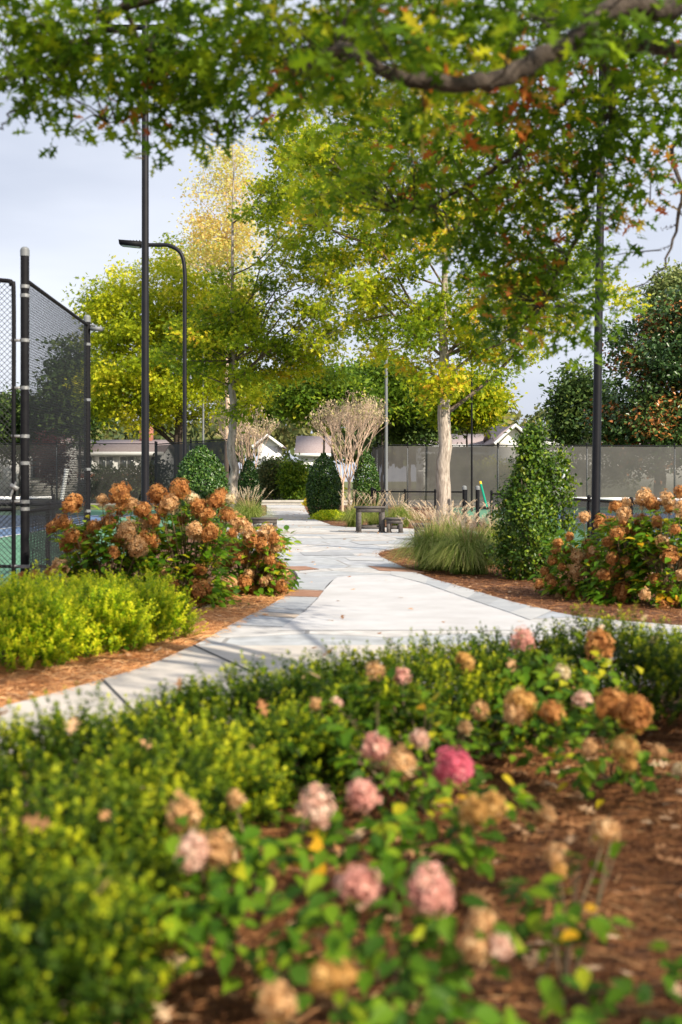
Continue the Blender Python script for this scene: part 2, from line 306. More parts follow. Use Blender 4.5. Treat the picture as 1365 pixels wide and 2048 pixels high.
# control joint across the apron, dry joints
def joint(name, a, b_, wd=.012, z=.038, m='asphalt'):
    a = np.array(a[:2]); b_ = np.array(b_[:2]); n = (b_-a)/np.linalg.norm(b_-a); n = np.array([-n[1], n[0]])*wd
    sheet(name, [tuple(a-n),tuple(b_-n),tuple(b_+n),tuple(a+n)], z, m)
joint('path_joint', G(387,1299), G(500,1352)); joint('path_joint', G(205,1369), G(330,1500), .01)
# border slabs left of the concrete: each a band between the bed edge and the concrete
bl = [((597,1160),(672,1160),'slate_blue'),((586,1184),(648,1187),'slate_brown'),((570,1199),(638,1201),'slate_blue'),((532,1222),(612,1228),'slate_dark'),((516,1230),(601,1236),'slate_tan'),((500,1237),(590,1244),'slate_blue'),((462,1258),(566,1262),'slate_pale')]
for i in range(len(bl)-1):
    (a, b_, m), (c, d, _) = bl[i], bl[i+1]
    sheet('border_slab', g2([a, b_, (d[0], d[1]-1.2), (c[0], c[1]-1.2)]), .034, m)
br = [(780,1128),(856,1160),(905,1173),(955,1188),(1000,1203),(1060,1218),(1105,1228)]
bi = [(782,1154),(852,1172),(890,1186),(935,1202),(975,1216),(1020,1231),(1062,1247)]
for i in range(len(br)-1):
    sheet('border_slab', g2([br[i], br[i+1], bi[i+1], bi[i]]), .0345, ['slate_pale','slate_blue','slate_pale','slate_dark','slate_blue','slate_pale'][i])
for q in [((560,1137),(612,1137),(640,1143),(590,1146),'slate_brown'),((640,1075),(700,1073),(720,1078),(650,1081),'slate_pale'),((690,1119),(760,1121),(770,1126),(700,1125),'slate_pale'),((735,1136),(815,1141),(850,1150),(760,1146),'slate_brown'),((700,1086),(800,1084),(815,1091),(720,1092),'slate_blue'),((600,1108),(700,1107),(710,1114),(610,1115),'slate_dark')]:
    sheet('flagstone', g2(q[:4]), .036, q[4])
# far walk panels
for i, (y0, y1, m) in enumerate([(1012.5,1017,'concrete'),(1017.6,1023,'concrete2'),(1023.8,1031,'concrete'),(1032,1041,'concrete2'),(1042.2,1052,'concrete')]):
    xl = lambda y: 534 if y < 1035 else 520; xr = lambda y: np.interp(y, [1011,1030,1047,1055], [608,618,645,676])-2
    sheet('far_walk_panel', g2([(xl(y0),y0),(xr(y0),y0),(xr(y1),y1),(xl(y1),y1)]), .035, m)
# street at the end of the walk
rect('road', -200, 200, 67.9, 74.2, -.006, 'asphalt')
b = MB(); b.box((0,67.6,.02),(400,.3,.13)); b.box((0,74.4,.06),(400,.3,.2)); b.build('kerb', 'kerb', kind='structure')
# courts
rect('court_surround_west', -40, -3.9, 13.2, 56, .003, 'ctgreen'); rect('court_west', -34, -8.1, 21, 47, .007, 'ctblue')
for nm, a in (('court_line_side',(-8.15,-8.05,21,47)),('court_line_side',(-9.55,-9.45,21,47)),('court_line_base',(-34,-8.15,20.95,21.08)),('court_line_service',(-34,-9.55,27.5,27.6))): rect(nm, *a, .011, 'white')
rect('court_surround_east', 4.6, 40, 16.8, 61, .003, 'ctgreen'); rect('court_east', 7.6, 34, 22, 50, .007, 'ctblue')
for nm, a in (('court_line_side',(7.62,7.72,22,50)),('court_line_side',(9.2,9.3,22,50)),('court_line_base',(7.7,34,22,22.1)),('court_line_service',(9.3,34,30,30.1))): rect(nm, *a, .011, 'white')
# ------------------------------------------------------------ FENCES
def chain(b, p0, p1, z0, z1, pitch=.048, r=.0034):
    """chain link wires between two plan points as thin crossed prisms"""
    p0 = np.array(p0); p1 = np.array(p1); Ln = np.linalg.norm(p1-p0); d = (p1-p0)/Ln; nrm = np.array([-d[1], d[0]]); hh = z1-z0
    for sgn in (1,-1):
        s0 = np.arange(-hh, Ln, pitch*1.3)
        for s in s0:
            a, c = max(s, 0), min(s+hh, Ln)
            if c-a < .02: continue
            za, zc = (a-s), (c-s)
            if sgn < 0: za, zc = hh-za, hh-zc
            A = np.array([*(p0+d*a+nrm*r*sgn), z0+za]); B = np.array([*(p0+d*c+nrm*r*sgn), z0+zc])
            b.tube([A, B], r, 3, cap=False)
def cap(b, x, y, z, r): b.sphere((x,y,z), r, 10, 6, (1,1,.75)); b.tube([(x,y,z-.07),(x,y,z)], r*1.03, 10)
# tall fence beside the hydrangeas
P1 = np.array([-3.53,13.4]); P2 = np.array([-3.66,17.3]); FH = 3.62
fe = thing('chain_link_fence', 'tall black chain link court fence with two capped posts behind the brown hydrangeas', 'fence', (*P1,0))
def loc(b, o):                                   # world coordinates into a thing's own
    off = np.array(o.location)
    b.v = [v-off for v in b.v]; return b
for (x, y), r, ex in ((P1,.048,.30),(P2,.048,.08)):
    b = MB(); b.tube([(x,y,0),(x,y,FH+ex)], r, 14); po = loc(b, fe).build('post', 'black', fe, True)
    b = MB(); cap(b, x, y, FH+ex+.01, r*1.05); loc(b, fe).build('post_cap', 'cap', po, True)
    for z in ([.38,1.02,1.1,1.53,1.83,2.37,2.9,3.4,3.5] if ex > .2 else [.9,1.5,2.5,3.3]):
        b = MB(); b.tube([(x,y,z),(x,y,z+.038)], r*1.12, 12)
        if z in (.38,1.1,1.83,2.37,2.9) and ex > .2: b.box((x-.085,y-.01,z+.02),(.13,.02,.03))
        loc(b, fe).build('tension_band', 'galv' if ex > .2 else 'cap', po)
for z in (FH-.02,.06): b = MB(); b.tube([(*P1,z),(*P2,z)], .024, 8); loc(b, fe).build('rail', 'black', fe)
b = MB(); chain(b, P1, P2, .05, FH-.02); loc(b, fe).build('wire_mesh', 'wire', fe)
b = MB(); b.box((P2[0]+.14,P2[1]-.02,FH-.08),(.16,.12,.05)); b.tube([(P2[0]+.04,P2[1],FH-.02),(P2[0]+.12,P2[1],FH-.03)], .015, 6); loc(b, fe).build('bracket_light', 'cap', fe)
# gate leaf hung from the first post, running left out of the picture
ga = thing('court_gate', 'black chain link gate with a rounded frame corner hinged on the near fence post', 'gate', (P1[0]-.12,P1[1],0))
gx = P1[0]-.125; gy = P1[1]
b = MB(); b.tube(smooth_path([(gx,gy,.15),(gx,gy,1.8),(gx,gy,FH-.2),(gx-.03,gy,FH-.08),(gx-.12,gy,FH-.03),(gx-1,gy,FH),(gx-2.2,gy,FH)], 36), .025, 8); b.tube([(gx,gy,.15),(gx-2.2,gy,.15)], .022, 8); b.tube([(gx,gy,1.03),(gx-2.2,gy,1.03)], .02, 8)
b.tube([(gx-2.2,gy,.1),(gx-2.2,gy,FH)], .03, 8); loc(b, ga).build('gate_frame', 'black', ga, True)
b = MB(); chain(b, (gx-2.2,gy), (gx,gy), .15, FH-.05); loc(b, ga).build('wire_mesh', 'wire', ga)
b = MB(); b.box((gx+.02,gy-.05,1.28),(.1,.03,.05), ry=.5); b.tube([(gx-.02,gy-.05,1.18),(gx+.04,gy-.05,1.34)], .014, 6); loc(b, ga).build('latch', 'galv', ga)
# low fences
def rl_(p, q, z): b = MB(); b.tube([(*p,z),(*q,z)], .024, 8); return b
def low_fence(pts, label, hgt=1.02, ball=(), caps=True, spacing=2.6, pitch=.06, name='low_court_fence'):
    f = thing(name, label, 'fence', (*pts[0],0))
    wr = MB()
    for p, q in zip(pts[:-1], pts[1:]):
        p = np.array(p); q = np.array(q); n = max(1, int(round(np.linalg.norm(q-p)/spacing)))
        [loc(rl_(p,q,z_), f).build('rail', 'black', f, True) for z_ in (hgt,.08)]; chain(wr, p, q, .08, hgt, pitch, .0022)
        for i in range(n+(1 if q is pts[-1] or tuple(q) == tuple(pts[-1]) else 0)):
            c = p+(q-p)*i/n; b = MB(); b.tube([(*c,0),(*c,hgt+.03)], .032, 8); b.sphere((*c,hgt+.05), .04); loc(b, f).build('post', 'black', f, True)
    loc(wr, f).build('wire_mesh', 'wire', f)
    return f
low_fence([(P1[0]-.02,P1[1]+.06),(-4.08,17.8),(-9,18.0)], 'waist high black chain link fence behind the tall fence panel on the left', 1.0)
low_fence([(7.5,16.0),(4.75,16.6),(4.4,18.2),(3.95,31.5)], 'low black chain link fence running beside the court behind the upright holly bush')
low_fence([(4.0,38.3),(1.15,40),(1.3,52)], 'low black fence with round caps behind the wooden table and the oak trunk', 1.0, spacing=1.0)
for x, y, l_ in ((3.72,36.2,'left black gate post with a pale ball cap beside the oak trunk'),(4.05,35.6,'right black gate post with a pale ball cap beside the oak trunk')):
    t = thing('gate_post', l_, 'post', (x,y,0), 0, 'capped gate posts beside the oak'); b = MB(); b.tube([(0,0,0),(0,0,1.12)], .06, 10); b.build('shaft', 'black', t, True)
    b = MB(); cap(b, 0, 0, 1.16, .075); b.build('cap', 'cap', t, True)
# windscreened fences
def screen_fence(pts, label, hgt, sm='screen', spacing=4.6, z0=.15, white=False):
    f = thing('windscreen_fence', label, 'fence', (*pts[0],0)); rl = MB()
    for p, q in zip(pts[:-1], pts[1:]):
        p = np.array(p,float); q = np.array(q,float); Ln = np.linalg.norm(q-p); n = max(1, int(round(Ln/spacing))); d = (q-p)/Ln; nr = np.array([d[1],-d[0]])*.045
        rl.tube([(*p,hgt),(*q,hgt)], .028, 6)
        for i in range(n+1):
            c = p+(q-p)*i/n; b = MB(); b.tube([(*c,0),(*c,hgt+.05)], .042, 8); b.sphere((*c,hgt+.08), .05); loc(b, f).build('post', 'black', f, True)
            if i < n:
                e = p+(q-p)*(i+1)/n; b = MB(); k = 10; zs = [z0, hgt*.5, hgt-.05]
                g = np.array([[(*(c+(e-c)*t+nr+nr*.4*rng.normal()), z) for t in np.linspace(.006,.994,k)] for z in zs])
                fa = [[r_*k+j, r_*k+j+1, (r_+1)*k+j+1, (r_+1)*k+j] for r_ in range(2) for j in range(k-1)]
                b.add(g.reshape(-1,3), fa); loc(b, f).build('windscreen', sm, f)
                b = MB(); b.box((*(c+nr*1.4),hgt*.5),(.022,.01,hgt-.3)); loc(b, f).build('lacing_strip', 'cap', f)
    loc(rl, f).build('rail', 'black', f); return f
screen_fence([(1.65,62),(2.0,55),(3.05,55.05),(24,57)], 'tall court fence hung with grey windscreen behind the oak trunk and upright holly', 3.0, 'screen')
screen_fence([(-26,53.5),(-8.35,54),], 'tall court fence with see through grey windscreen in front of the brick house', 3.02, 'screen_thin')
screen_fence([(-8.3,54),(-4.4,47.5)], 'short run of tall fence with nearly black windscreen beside the round holly', 3.0, 'screen_dark')
# nets
def net(x0, x1, y, label, post_side):
    t = thing('court_net', label, 'net', (x0,y,0)); w_ = x1-x0; xs = np.linspace(0, w_, 14); zt = .86+.05*((xs/w_-.5)*2)**2
    b = MB(); v = np.array([(x,0,z) for x in xs for z in (.05,)]+[(x,0,z-.05) for x,z in zip(xs,zt)]); n = len(xs)
    b.add(v, [[i,i+1,n+i+1,n+i] for i in range(n-1)]); b.build('netting', 'netting', t)
    b = MB()
    for i in range(n-1): b.box(((xs[i]+xs[i+1])/2,0,(zt[i]+zt[i+1])/2-.02),(xs[i+1]-xs[i]+.01,.03,.08))
    b.build('net_tape', 'white', t)
    for x in (0, w_): b = MB(); b.tube([(x,0,0),(x,0,.98)], .045, 8); b.build('net_post', 'black', t)
    return t
net(-20.5, -8.15, 34, 'court net with white top tape on the left court', 1); net(5.9, 18, 32, 'court net with white top tape on the right court', 1)
# ------------------------------------------------------------ LAMPS, SMALL FURNITURE
def tall_pole(px, d, label, r=.062, lean=0):
    X = (px-CX)*d/F; t = thing('light_pole', label, 'light pole', (X,d,0), 0, 'black court light poles'); t.rotation_euler = (0, lean, 0)
    b = MB(); b.tube([(0,0,0),(0,0,2),(0,0,9.2)], [r*1.12,r*1.05,r*.9], 18); b.build('pole', 'pole', t, True)
    b = MB(); b.box((0,0,.015),(.34,.34,.03)); b.tube([(0,0,.03),(0,0,.12)], r*1.5, 14)
    for a in (-1,1):
        for c in (-1,1): b.tube([(a*.12,c*.12,.03),(a*.12,c*.12,.07)], .014, 6)
    b.build('base_plate', 'black', t)
    b = MB(); b.box((0,0,9.1),(1.3,.07,.07)); b.build('crossarm', 'black', t)
    for s_ in (-1,1):
        b = MB(); b.box((s_*.5,-.12,9.0),(.42,.34,.09), rx=.3); h_ = b.build('floodlight', 'black', t)
        b = MB(); b.box((s_*.5,-.135,8.947),(.36,.28,.01), rx=.3); b.build('lens', 'lamp_glass', h_)
    return t
tall_pole(291, 20.5, 'tall slim black pole rising behind the brown hydrangeas on the left')
tall_pole(1190, 19.5, 'tall slim black pole rising behind the hydrangeas on the right', .066, R(.9))
# curved arm street lamp
X = (370-CX)*31/F
t = thing('street_lamp', 'black street lamp whose arm curves over to a flat lamp head', 'street lamp', (X,31,0))
top = H-(490-HZ)*31/F
K = 31/52.5; b = MB(); b.tube(np.vstack([[(0,0,0),(0,0,4)], smooth_path([(0,0,6),(0,0,top-1.2*K),(-.15*K,0,top-.4*K),(-.65*K,0,top-.02),(-1.2*K,0,top)], 24), [(-1.85*K,0,top)]]), .052, 12); b.build('pole', 'pole', t, True)
b = MB(); v = np.array([(-1.83,-.22,-.1),(-1.83,.22,-.1),(-1.83,.22,.12),(-1.83,-.22,.12),(-2.83,-.24,0),(-2.83,.24,0),(-2.86,.24,.2),(-2.86,-.24,.2)])*K+[0,0,top]
b.add(v, [[0,1,2,3],[4,7,6,5],[0,4,5,1],[3,2,6,7],[0,3,7,4],[1,5,6,2]])
for i in range(6): b.box((K*(-1.95-i*.13),0,top+.155*K),(.02,.38*K,.03))
hd = b.build('lamp_head', 'black', t)
b = MB(); b.box((-2.35*K,0,top-.075*K),(.8*K,.34*K,.02), ry=R(5.7)); b.build('lens', 'lamp_glass', hd)
def thin_pole(px, d, ytop, label, m='cap', r=.03):
    X = (px-CX)*d/F; t = thing('slim_pole', label, 'pole', (X,d,0)); zt = H-(ytop-HZ)*d/F
    b = MB(); b.tube([(0,0,0),(0,0,zt)], [r*1.3,r], 8); b.build('shaft', m, t, True); b = MB(); b.box((0,0,zt+.05),(.5,.12,.1)); b.build('fixture', 'black', t)
thin_pole(773, 46, 560, 'thin grey pole standing just left of the windscreen fence, behind the table', 'cap', .05); thin_pole(407, 66, 640, 'thin dark pole far behind the left oak tree', 'cap', .045)
thin_pole(944, 53, 700, 'thin dark pole in front of the windscreen right of the oak trunk', 'black', .035)
# slanted poles and tools on the court
def lean_pole(a, b_, label, m, r=.02, tipm=None, head=False, nm='leaning_pole'):
    t = thing(nm, label, 'pole', a); d = np.array(b_)-np.array(a); bb = MB(); bb.tube([(0,0,0), d*.9], r, 8); bb.build('handle', m, t, True)
    bb = MB(); bb.tube([d*.9, d], r*1.2, 8); bb.build('tip', tipm or m, t, True)
    if head: bb = MB(); bb.box((0,0,.03),(.7,.06,.06)); bb.build('roller', 'black', t)
lean_pole(W(975,1018,36), W(961,964,37), 'green squeegee pole with a yellow end leaning by the court gate', 'green_pole', .035, 'yellow', True, 'court_squeegee')
lean_pole(W(124,1000,30), W(134,938,30), 'white slanted post beyond the tall fence on the left court', 'white', .05)
lean_pole(W(1122,1000,31), W(1131,938,31), 'white slanted post behind the upright holly', 'white', .05)
t = thing('court_sign', 'small white sign on a post seen through the windscreen left of the oak trunk', 'sign', W(841,1012,56.5)*[1,1,0])
b = MB(); b.tube([(0,0,0),(0,0,1.9)], .03, 8); b.build('post', 'cap', t); b = MB(); b.box((0,-.05,1.55),(.27,.02,.62)); p_ = b.build('panel', 'white', t); b = MB(); b.box((.0,-.063,1.5),(.02,.004,.4)); b.build('print', 'black', p_)
# wooden furniture
def wood_table(p, wd, dp, ht, label, cat='table', rz=0, leg=.1, name='wooden_table'):
    t = thing(name, label, cat, p, rz)
    b = MB(); n = 4
    for i in range(n): b.box((0,-dp/2+dp*(i+.5)/n,ht-.025),(wd,dp/n-.012,.05))
    b.build('top', 'wood', t)
    b = MB(); b.box((0,-dp/2+.05,ht-.1),(wd-.08,.04,.10)); b.box((0,dp/2-.05,ht-.1),(wd-.08,.04,.10)); b.build('apron', 'wood', t)
    for sx in (-1,1):
        for sy in (-1,1):
            b = MB(); b.box((sx*(wd/2-.09),sy*(dp/2-.08),(ht-.05)/2),(leg,leg,ht-.05)); b.box((sx*(wd/2-.09),sy*(dp/2-.08),.03),(leg*1.35,leg*1.2,.06)); b.build('leg', 'wood', t)
    b = MB(); b.box((0,-dp/2+.09,.17),(wd-.25,.05,.09)); b.box((0,dp/2-.09,.17),(wd-.25,.05,.09)); b.build('stretcher', 'wood', t); return t
wood_table(G(741,1067), .78, .6, .70, 'square weathered wood table standing on the flagstone terrace', rz=R(4), leg=.1)
wood_table(G(790,1068), .48, .38, .42, 'small weathered wood bench right beside the table', 'bench', R(-8), .09, 'wooden_bench')
wood_table(G(530,1066), .7, .38, .40, 'weathered wood bench half hidden behind the left hydrangea', 'bench', R(6), .09, 'wooden_bench')
wood_table(G(845,1082), .4, .5, .40, 'weathered wood bench tucked behind the fountain grass', 'bench', R(3), .09, 'wooden_bench')
# ------------------------------------------------------------ HOUSES
def house(px0, px1, d, ye, yr, label, wallm='siding', wins=4, storeys=1, depth=9, gable_front=False, name='house', brick_low=False, chimney=False, porch=False):
    x0 = (px0-CX)*d/F; x1 = (px1-CX)*d/F; ze = H-(ye-HZ)*d/F; zr = H-(yr-HZ)*d/F; wd = x1-x0
    t = thing(name, label, 'house', ((x0+x1)/2, d, 0)); b = MB(); b.box((0,depth/2,ze/2),(wd,depth,ze))
    if gable_front: b.add([(-wd/2,0,ze),(wd/2,0,ze),(0,0,zr-.2)], [[0,1,2]]); b.add([(-wd/2,depth,ze),(wd/2,depth,ze),(0,depth,zr-.2)], [[0,2,1]])
    else:
        for s_ in (-1,1): b.add([(s_*wd/2,0,ze),(s_*wd/2,depth,ze),(s_*wd/2,depth/2,zr-.2)], [[0,1,2]])
    wl = b.build('wall', wallm, t)
    if brick_low: b = MB(); b.box((0,-.06,ze*.26),(wd+.1,.1,ze*.52)); b.build('brick_base', 'brick', t)
    o = .5; b = MB()
    if gable_front: R_ = [((-wd/2-o,-o,ze-.15),(0,-o,zr),(0,depth+o,zr),(-wd/2-o,depth+o,ze-.15)),((wd/2+o,-o,ze-.15),(wd/2+o,depth+o,ze-.15),(0,depth+o,zr),(0,-o,zr))]
    else: R_ = [((-wd/2-o,-o,ze-.15),(wd/2+o,-o,ze-.15),(wd/2+o-.0,depth/2,zr),(-wd/2-o,depth/2,zr)),((-wd/2-o,depth/2,zr),(wd/2+o,depth/2,zr),(wd/2+o,depth+o,ze-.15),(-wd/2-o,depth+o,ze-.15))]
    for q in R_:
        q = np.array(q, float); b.add(np.vstack([q, q+[0,0,.18]]), [[3,2,1,0],[4,5,6,7],[0,1,5,4],[1,2,6,5],[2,3,7,6],[3,0,4,7]])
    rf = b.build('roof', 'roof', t)
    b = MB()
    if gable_front: b.tube([(-wd/2-o,-o-.08,ze-.1),(0,-o-.08,zr+.03),(wd/2+o,-o-.08,ze-.1)], .17, 4)
    else: b.box((0,-o-.06,ze-.1),(wd+2*o,.12,.3))
    b.build('trim', 'white', rf)
    if chimney: b = MB(); b.box((wd*.25,depth/2,zr+.4),(1.1,.9,2)); b.build('chimney', 'brick', rf)
    for s_ in range(storeys):
        for i in range(wins):
            x = -wd/2+wd*(i+.5)/wins; z = ze*(s_+.55)/storeys; hh = min(1.5, ze/storeys*.5)
            b = MB(); b.box((x,-.05,z),(1.35,.14,hh+.2)); fr = b.build('window', 'white', t)
            b = MB()
            for q in (-1,1): b.box((x+q*.3,-.13,z),(.52,.04,hh))
            b.build('pane', 'glass', fr)
    if porch:
        for i in range(4): b = MB(); b.box((-wd/2+wd*(i+.03)/3.2,-1.2,ze*.4),(.25,.25,ze*.8)); b.build('porch_column', 'white', t)
        b = MB(); b.box((0,-.7,ze*.82),(wd+.3,1.6,.25)); b.build('porch_roof', 'white', t)
    return t
house(600, 652, 118, 908, 872, 'small white house with a mauve roof seen above the end of the walk', wins=2)
house(516, 556, 122, 892, 872, 'white house behind the left oak with its side wall to the path', wins=1, gable_front=True)
house(1000, 1128, 105, 884, 852, 'white gabled house with mauve roof above the upright holly', wins=3, gable_front=False, porch=True)
house(1000, 1060, 103, 886, 852, 'white gable fronted wing of the house above the upright holly', wins=1, gable_front=True, name='house_wing')
house(845, 998, 112, 890, 868, 'long low white house with mauve roof right of the oak trunk', wins=5, porch=True)
house(-60, 128, 95, 886, 872, 'plain white building seen through the tall chain link fence', wins=2, depth=10)
house(150, 318, 100, 905, 880, 'two storey pale house with brick lower wall behind the left windscreen', wins=4, storeys=2, brick_low=True, chimney=True)
house(1130, 1500, 112, 890, 868, 'white house mostly hidden below the magnolia', wins=5)
# ------------------------------------------------------------ TREES
def tree(name, label, cat, base, h, tr, env, ncl, per, leafm, barkm='bark', lsize=.12, sig=.42, z1=.22, group=None, limbs=9, lean=(0,0), tmpl=RHOMB, flat=.6, shell=.45, red=0, trunkk=12, bias=0, forks=None):
    t = thing(name, label, cat, (*base,0), 0, group); e = np.array(env, float)
    vol = (e[:,3]*e[:,4]*e[:,5])**.75; idx = rng.choice(len(e), ncl, p=vol/vol.sum())
    u = unit(ncl)*(rng.random(ncl)**shell)[:,None]*rng.uniform(.85,1.12,(ncl,1)); C = e[idx,:3]+u*e[idx,3:6]
    zt = e[:,2].max()+e[:,5][e[:,2].argmax()]*.55
    tp = smooth_path([(0,0,-.05),(lean[0]*.2,lean[1]*.2,h*.2),(lean[0]*.6,lean[1]*.6,h*.5),(lean[0],lean[1],zt)], 20); tp[4:] += rng.normal(0, .03, (len(tp)-4,3))*[1,1,0]
    zz = tp[:,2]; rr = tr*np.interp(zz, [-.05,.12,.5,h*.3,h*.6,zt], [1.35,1.15,1.0,.82,.42,.05])
    b = MB(); b.tube(tp, rr, trunkk)
    tw = MB(); nodes = [tp[zz > h*z1]]; nr = [rr[zz > h*z1]]
    far = np.argsort(-np.linalg.norm(C[:,:2],axis=1)*rng.uniform(.6,1.2,ncl)*(C[:,2] > zt*.5))[:limbs]
    for k_ in far:
        c = C[k_]; hz = max(h*z1, c[2]-np.hypot(c[0],c[1])*rng.uniform(.55,.95)); hz = min(hz, zt*.85)
        i = np.argmin(abs(zz-hz)); a = tp[i]; mid = a*.5+c*.5+[0,0,.05*np.linalg.norm(c-a)]
        q = smooth_path([a, a*.75+c*.25+rng.normal(0,.12,3), mid+rng.normal(0,.18,3), c*.75+a*.25+rng.normal(0,.15,3), c], 16); r0 = max(.03, rr[i]*.36)
        r_ = np.linspace(r0, .012, len(q)); tw.tube(q, r_, 6, cap=False); nodes.append(q[2:]); nr.append(r_[2:])
    ND = np.vstack(nodes); NR = np.concatenate(nr)
    for c in C:
        dd = np.linalg.norm(ND-c, axis=1)+.6*np.clip(ND[:,2]-c[2], 0, 9); j = dd.argmin(); a = ND[j]
        if np.linalg.norm(c-a) < .05: continue
        q = smooth_path([a, (a+c)/2+rng.normal(0,.1,3), c], 5); tw.tube(q, np.linspace(min(NR[j]*.5,.04), .006, len(q)), 4, cap=False)
        for _ in range(2):
            e2 = c+rng.normal(0,sig*.8,3); tw.tube([c*.6+a*.4, e2], [.008,.003], 3, cap=False)
    b.build('trunk', barkm, t, True); tw.build('branches', barkm if barkm != 'bark' else 'twig', t)
    n = ncl*per; ci = np.repeat(np.arange(ncl), per); off = rng.normal(0, sig, (n,3))*[1,1,flat]
    P = C[ci]+off; Nr = rng.normal(0,.75,(n,3))+[0,0,.7]; Hd = rng.normal(0,1,(n,3))+off/sig*.6+[0,0,-.2]
    ct = rng.random(ncl); tint = np.clip(.55*ct[ci]+.45*rng.random(n)+bias, 0, 1)**1.1
    lb = MB(); lb.leaves(P, Nr, Hd, lsize*rng.uniform(.7,1.25,n), *tmpl, tint); lb.build('crown', leafm, t)
    return t
def px_env(L_, d, base):      # ellipses given as picture column, row, half width, half height at depth d -> metres
    return [((x-CX)*d/F-base[0], dy, H-(y-HZ)*d/F, rx*d/F, ry_, rz*d/F) for x,y,rx,rz,dy,ry_ in L_]
# big oak right of the walk
bo = G(888,1050); 
tree('oak_tree', 'large oak with a straight pale trunk on the right of the walk', 'tree', bo[:2], 12, .23,
     px_env([(900,620,250,150,0,3.2),(760,430,170,230,0,3),(960,430,230,230,.3,3),(1110,580,150,120,0,2.5),(720,640,130,130,0,2.4),(860,230,190,140,0,2.6),(700,250,130,120,.2,2.2),(1010,720,90,60,0,1.5),(850,760,60,70,-.5,1.2),(640,380,90,150,0,1.8)], bo[1], bo), 225, 150, 'oak', lsize=.20, sig=.29, tmpl=STAR, z1=.30, limbs=14, bias=.04, shell=.5)
bl_ = G(466,1040)
tree('oak_tree', 'slender oak with a smooth pale trunk on the left of the walk', 'tree', bl_[:2], 11, .17,
     px_env([(500,650,170,130,0,2.8),(580,470,85,180,0,2.4),(590,300,70,110,0,2.0),(440,640,80,80,0,2),(620,700,90,80,0,1.8),(400,700,90,90,0,1.8),(500,790,50,50,-.4,1.2),(640,560,80,110,0,1.5)], bl_[1], bl_), 165, 150, 'oak', lsize=.19, sig=.28, tmpl=STAR, z1=.27, limbs=12, bias=.0)
by = W(358,1000,68); by[2] = 0
tree('oak_tree', 'broad yellow green oak behind the court fence on the left', 'tree', by[:2], 13, .3,
     px_env([(300,660,130,170,0,4),(390,620,130,160,0,4),(240,760,90,90,0,3.4),(330,800,130,70,0,3.4),(210,620,60,90,0,2.4),(440,760,80,90,0,3)], 68, by), 290, 150, 'oak_yellow', 'bark_dark', lsize=.28, sig=.46, tmpl=STAR, z1=.2, limbs=12, bias=-.06)
bz = W(455,1000,62); bz[2] = 0
tree('maple_tree', 'tall thin tree with sparse pale yellow leaves behind the left oak', 'tree', bz[:2], 15, .16,
     px_env([(440,420,75,130,0,2),(470,330,50,60,0,1.4),(400,480,50,80,0,1.5),(480,480,50,120,0,1.5)], 62, bz), 130, 65, 'pale_leaf', 'crape', lsize=.19, sig=.42, tmpl=STAR, z1=.35, limbs=9, bias=.27)
# background trees
for x, y, d, rx, rz, lm, lab, nm in [
  (648,790,78,92,60,'oak_green','dark green tree behind the crape myrtle above the white house','shade_tree'),
  (765,780,84,95,72,'oak_green','broad dark green tree behind the bare crape myrtles','shade_tree'),
  (820,820,88,90,75,'dark_tree','very dark tree just left of the big oak trunk','shade_tree'),
  (935,800,74,62,52,'oak','yellow green low crowned tree just right of the big oak trunk','shade_tree'),
  (160,770,84,60,110,'dark_tree','dark tree behind the capped post of the tall fence','shade_tree'),
  (40,850,88,75,70,'dark_tree','dark tree seen through the chain link gate','shade_tree'),
  (500,790,90,55,52,'oak_green','green tree behind the slender oak trunk','shade_tree'),
  (1168,815,80,50,85,'dark_tree','dark conical evergreen beside the right light pole','evergreen_tree'),
  (1350,590,96,42,62,'pine','pale green pine top rising above the magnolia','pine_tree')]:
    c = W(x, y, d); hh = c[2]+rz*d/F
    tree(nm, lab, 'tree', (c[0],d), hh, .10, [(0,0,c[2],rx*d/F,rx*d/F*.8,rz*d/F),(rx*d/F*.35,0,c[2]-.1*rz*d/F,rx*d/F*.6,2,rz*d/F*.7),(-rx*d/F*.4,0,c[2]-.15*rz*d/F,rx*d/F*.55,2,rz*d/F*.7)], 170, 90, lm, 'bark_dark', lsize=.36, sig=.6, z1=.3, limbs=7)
c = W(1320,760,66)
tree('magnolia_tree', 'large dark glossy magnolia flecked with rusty brown leaves at the right edge', 'tree', (c[0],66), 12, .35, px_env([(1330,720,100,120,0,3.2),(1300,850,110,90,0,3.2),(1360,650,60,75,0,2.4),(1240,870,50,50,0,2),(1420,780,90,150,0,3)], 66, (c[0],66)), 280, 130, 'magnolia', 'bark_dark', lsize=.26, sig=.5, z1=.08, limbs=9, tmpl=OVAL)
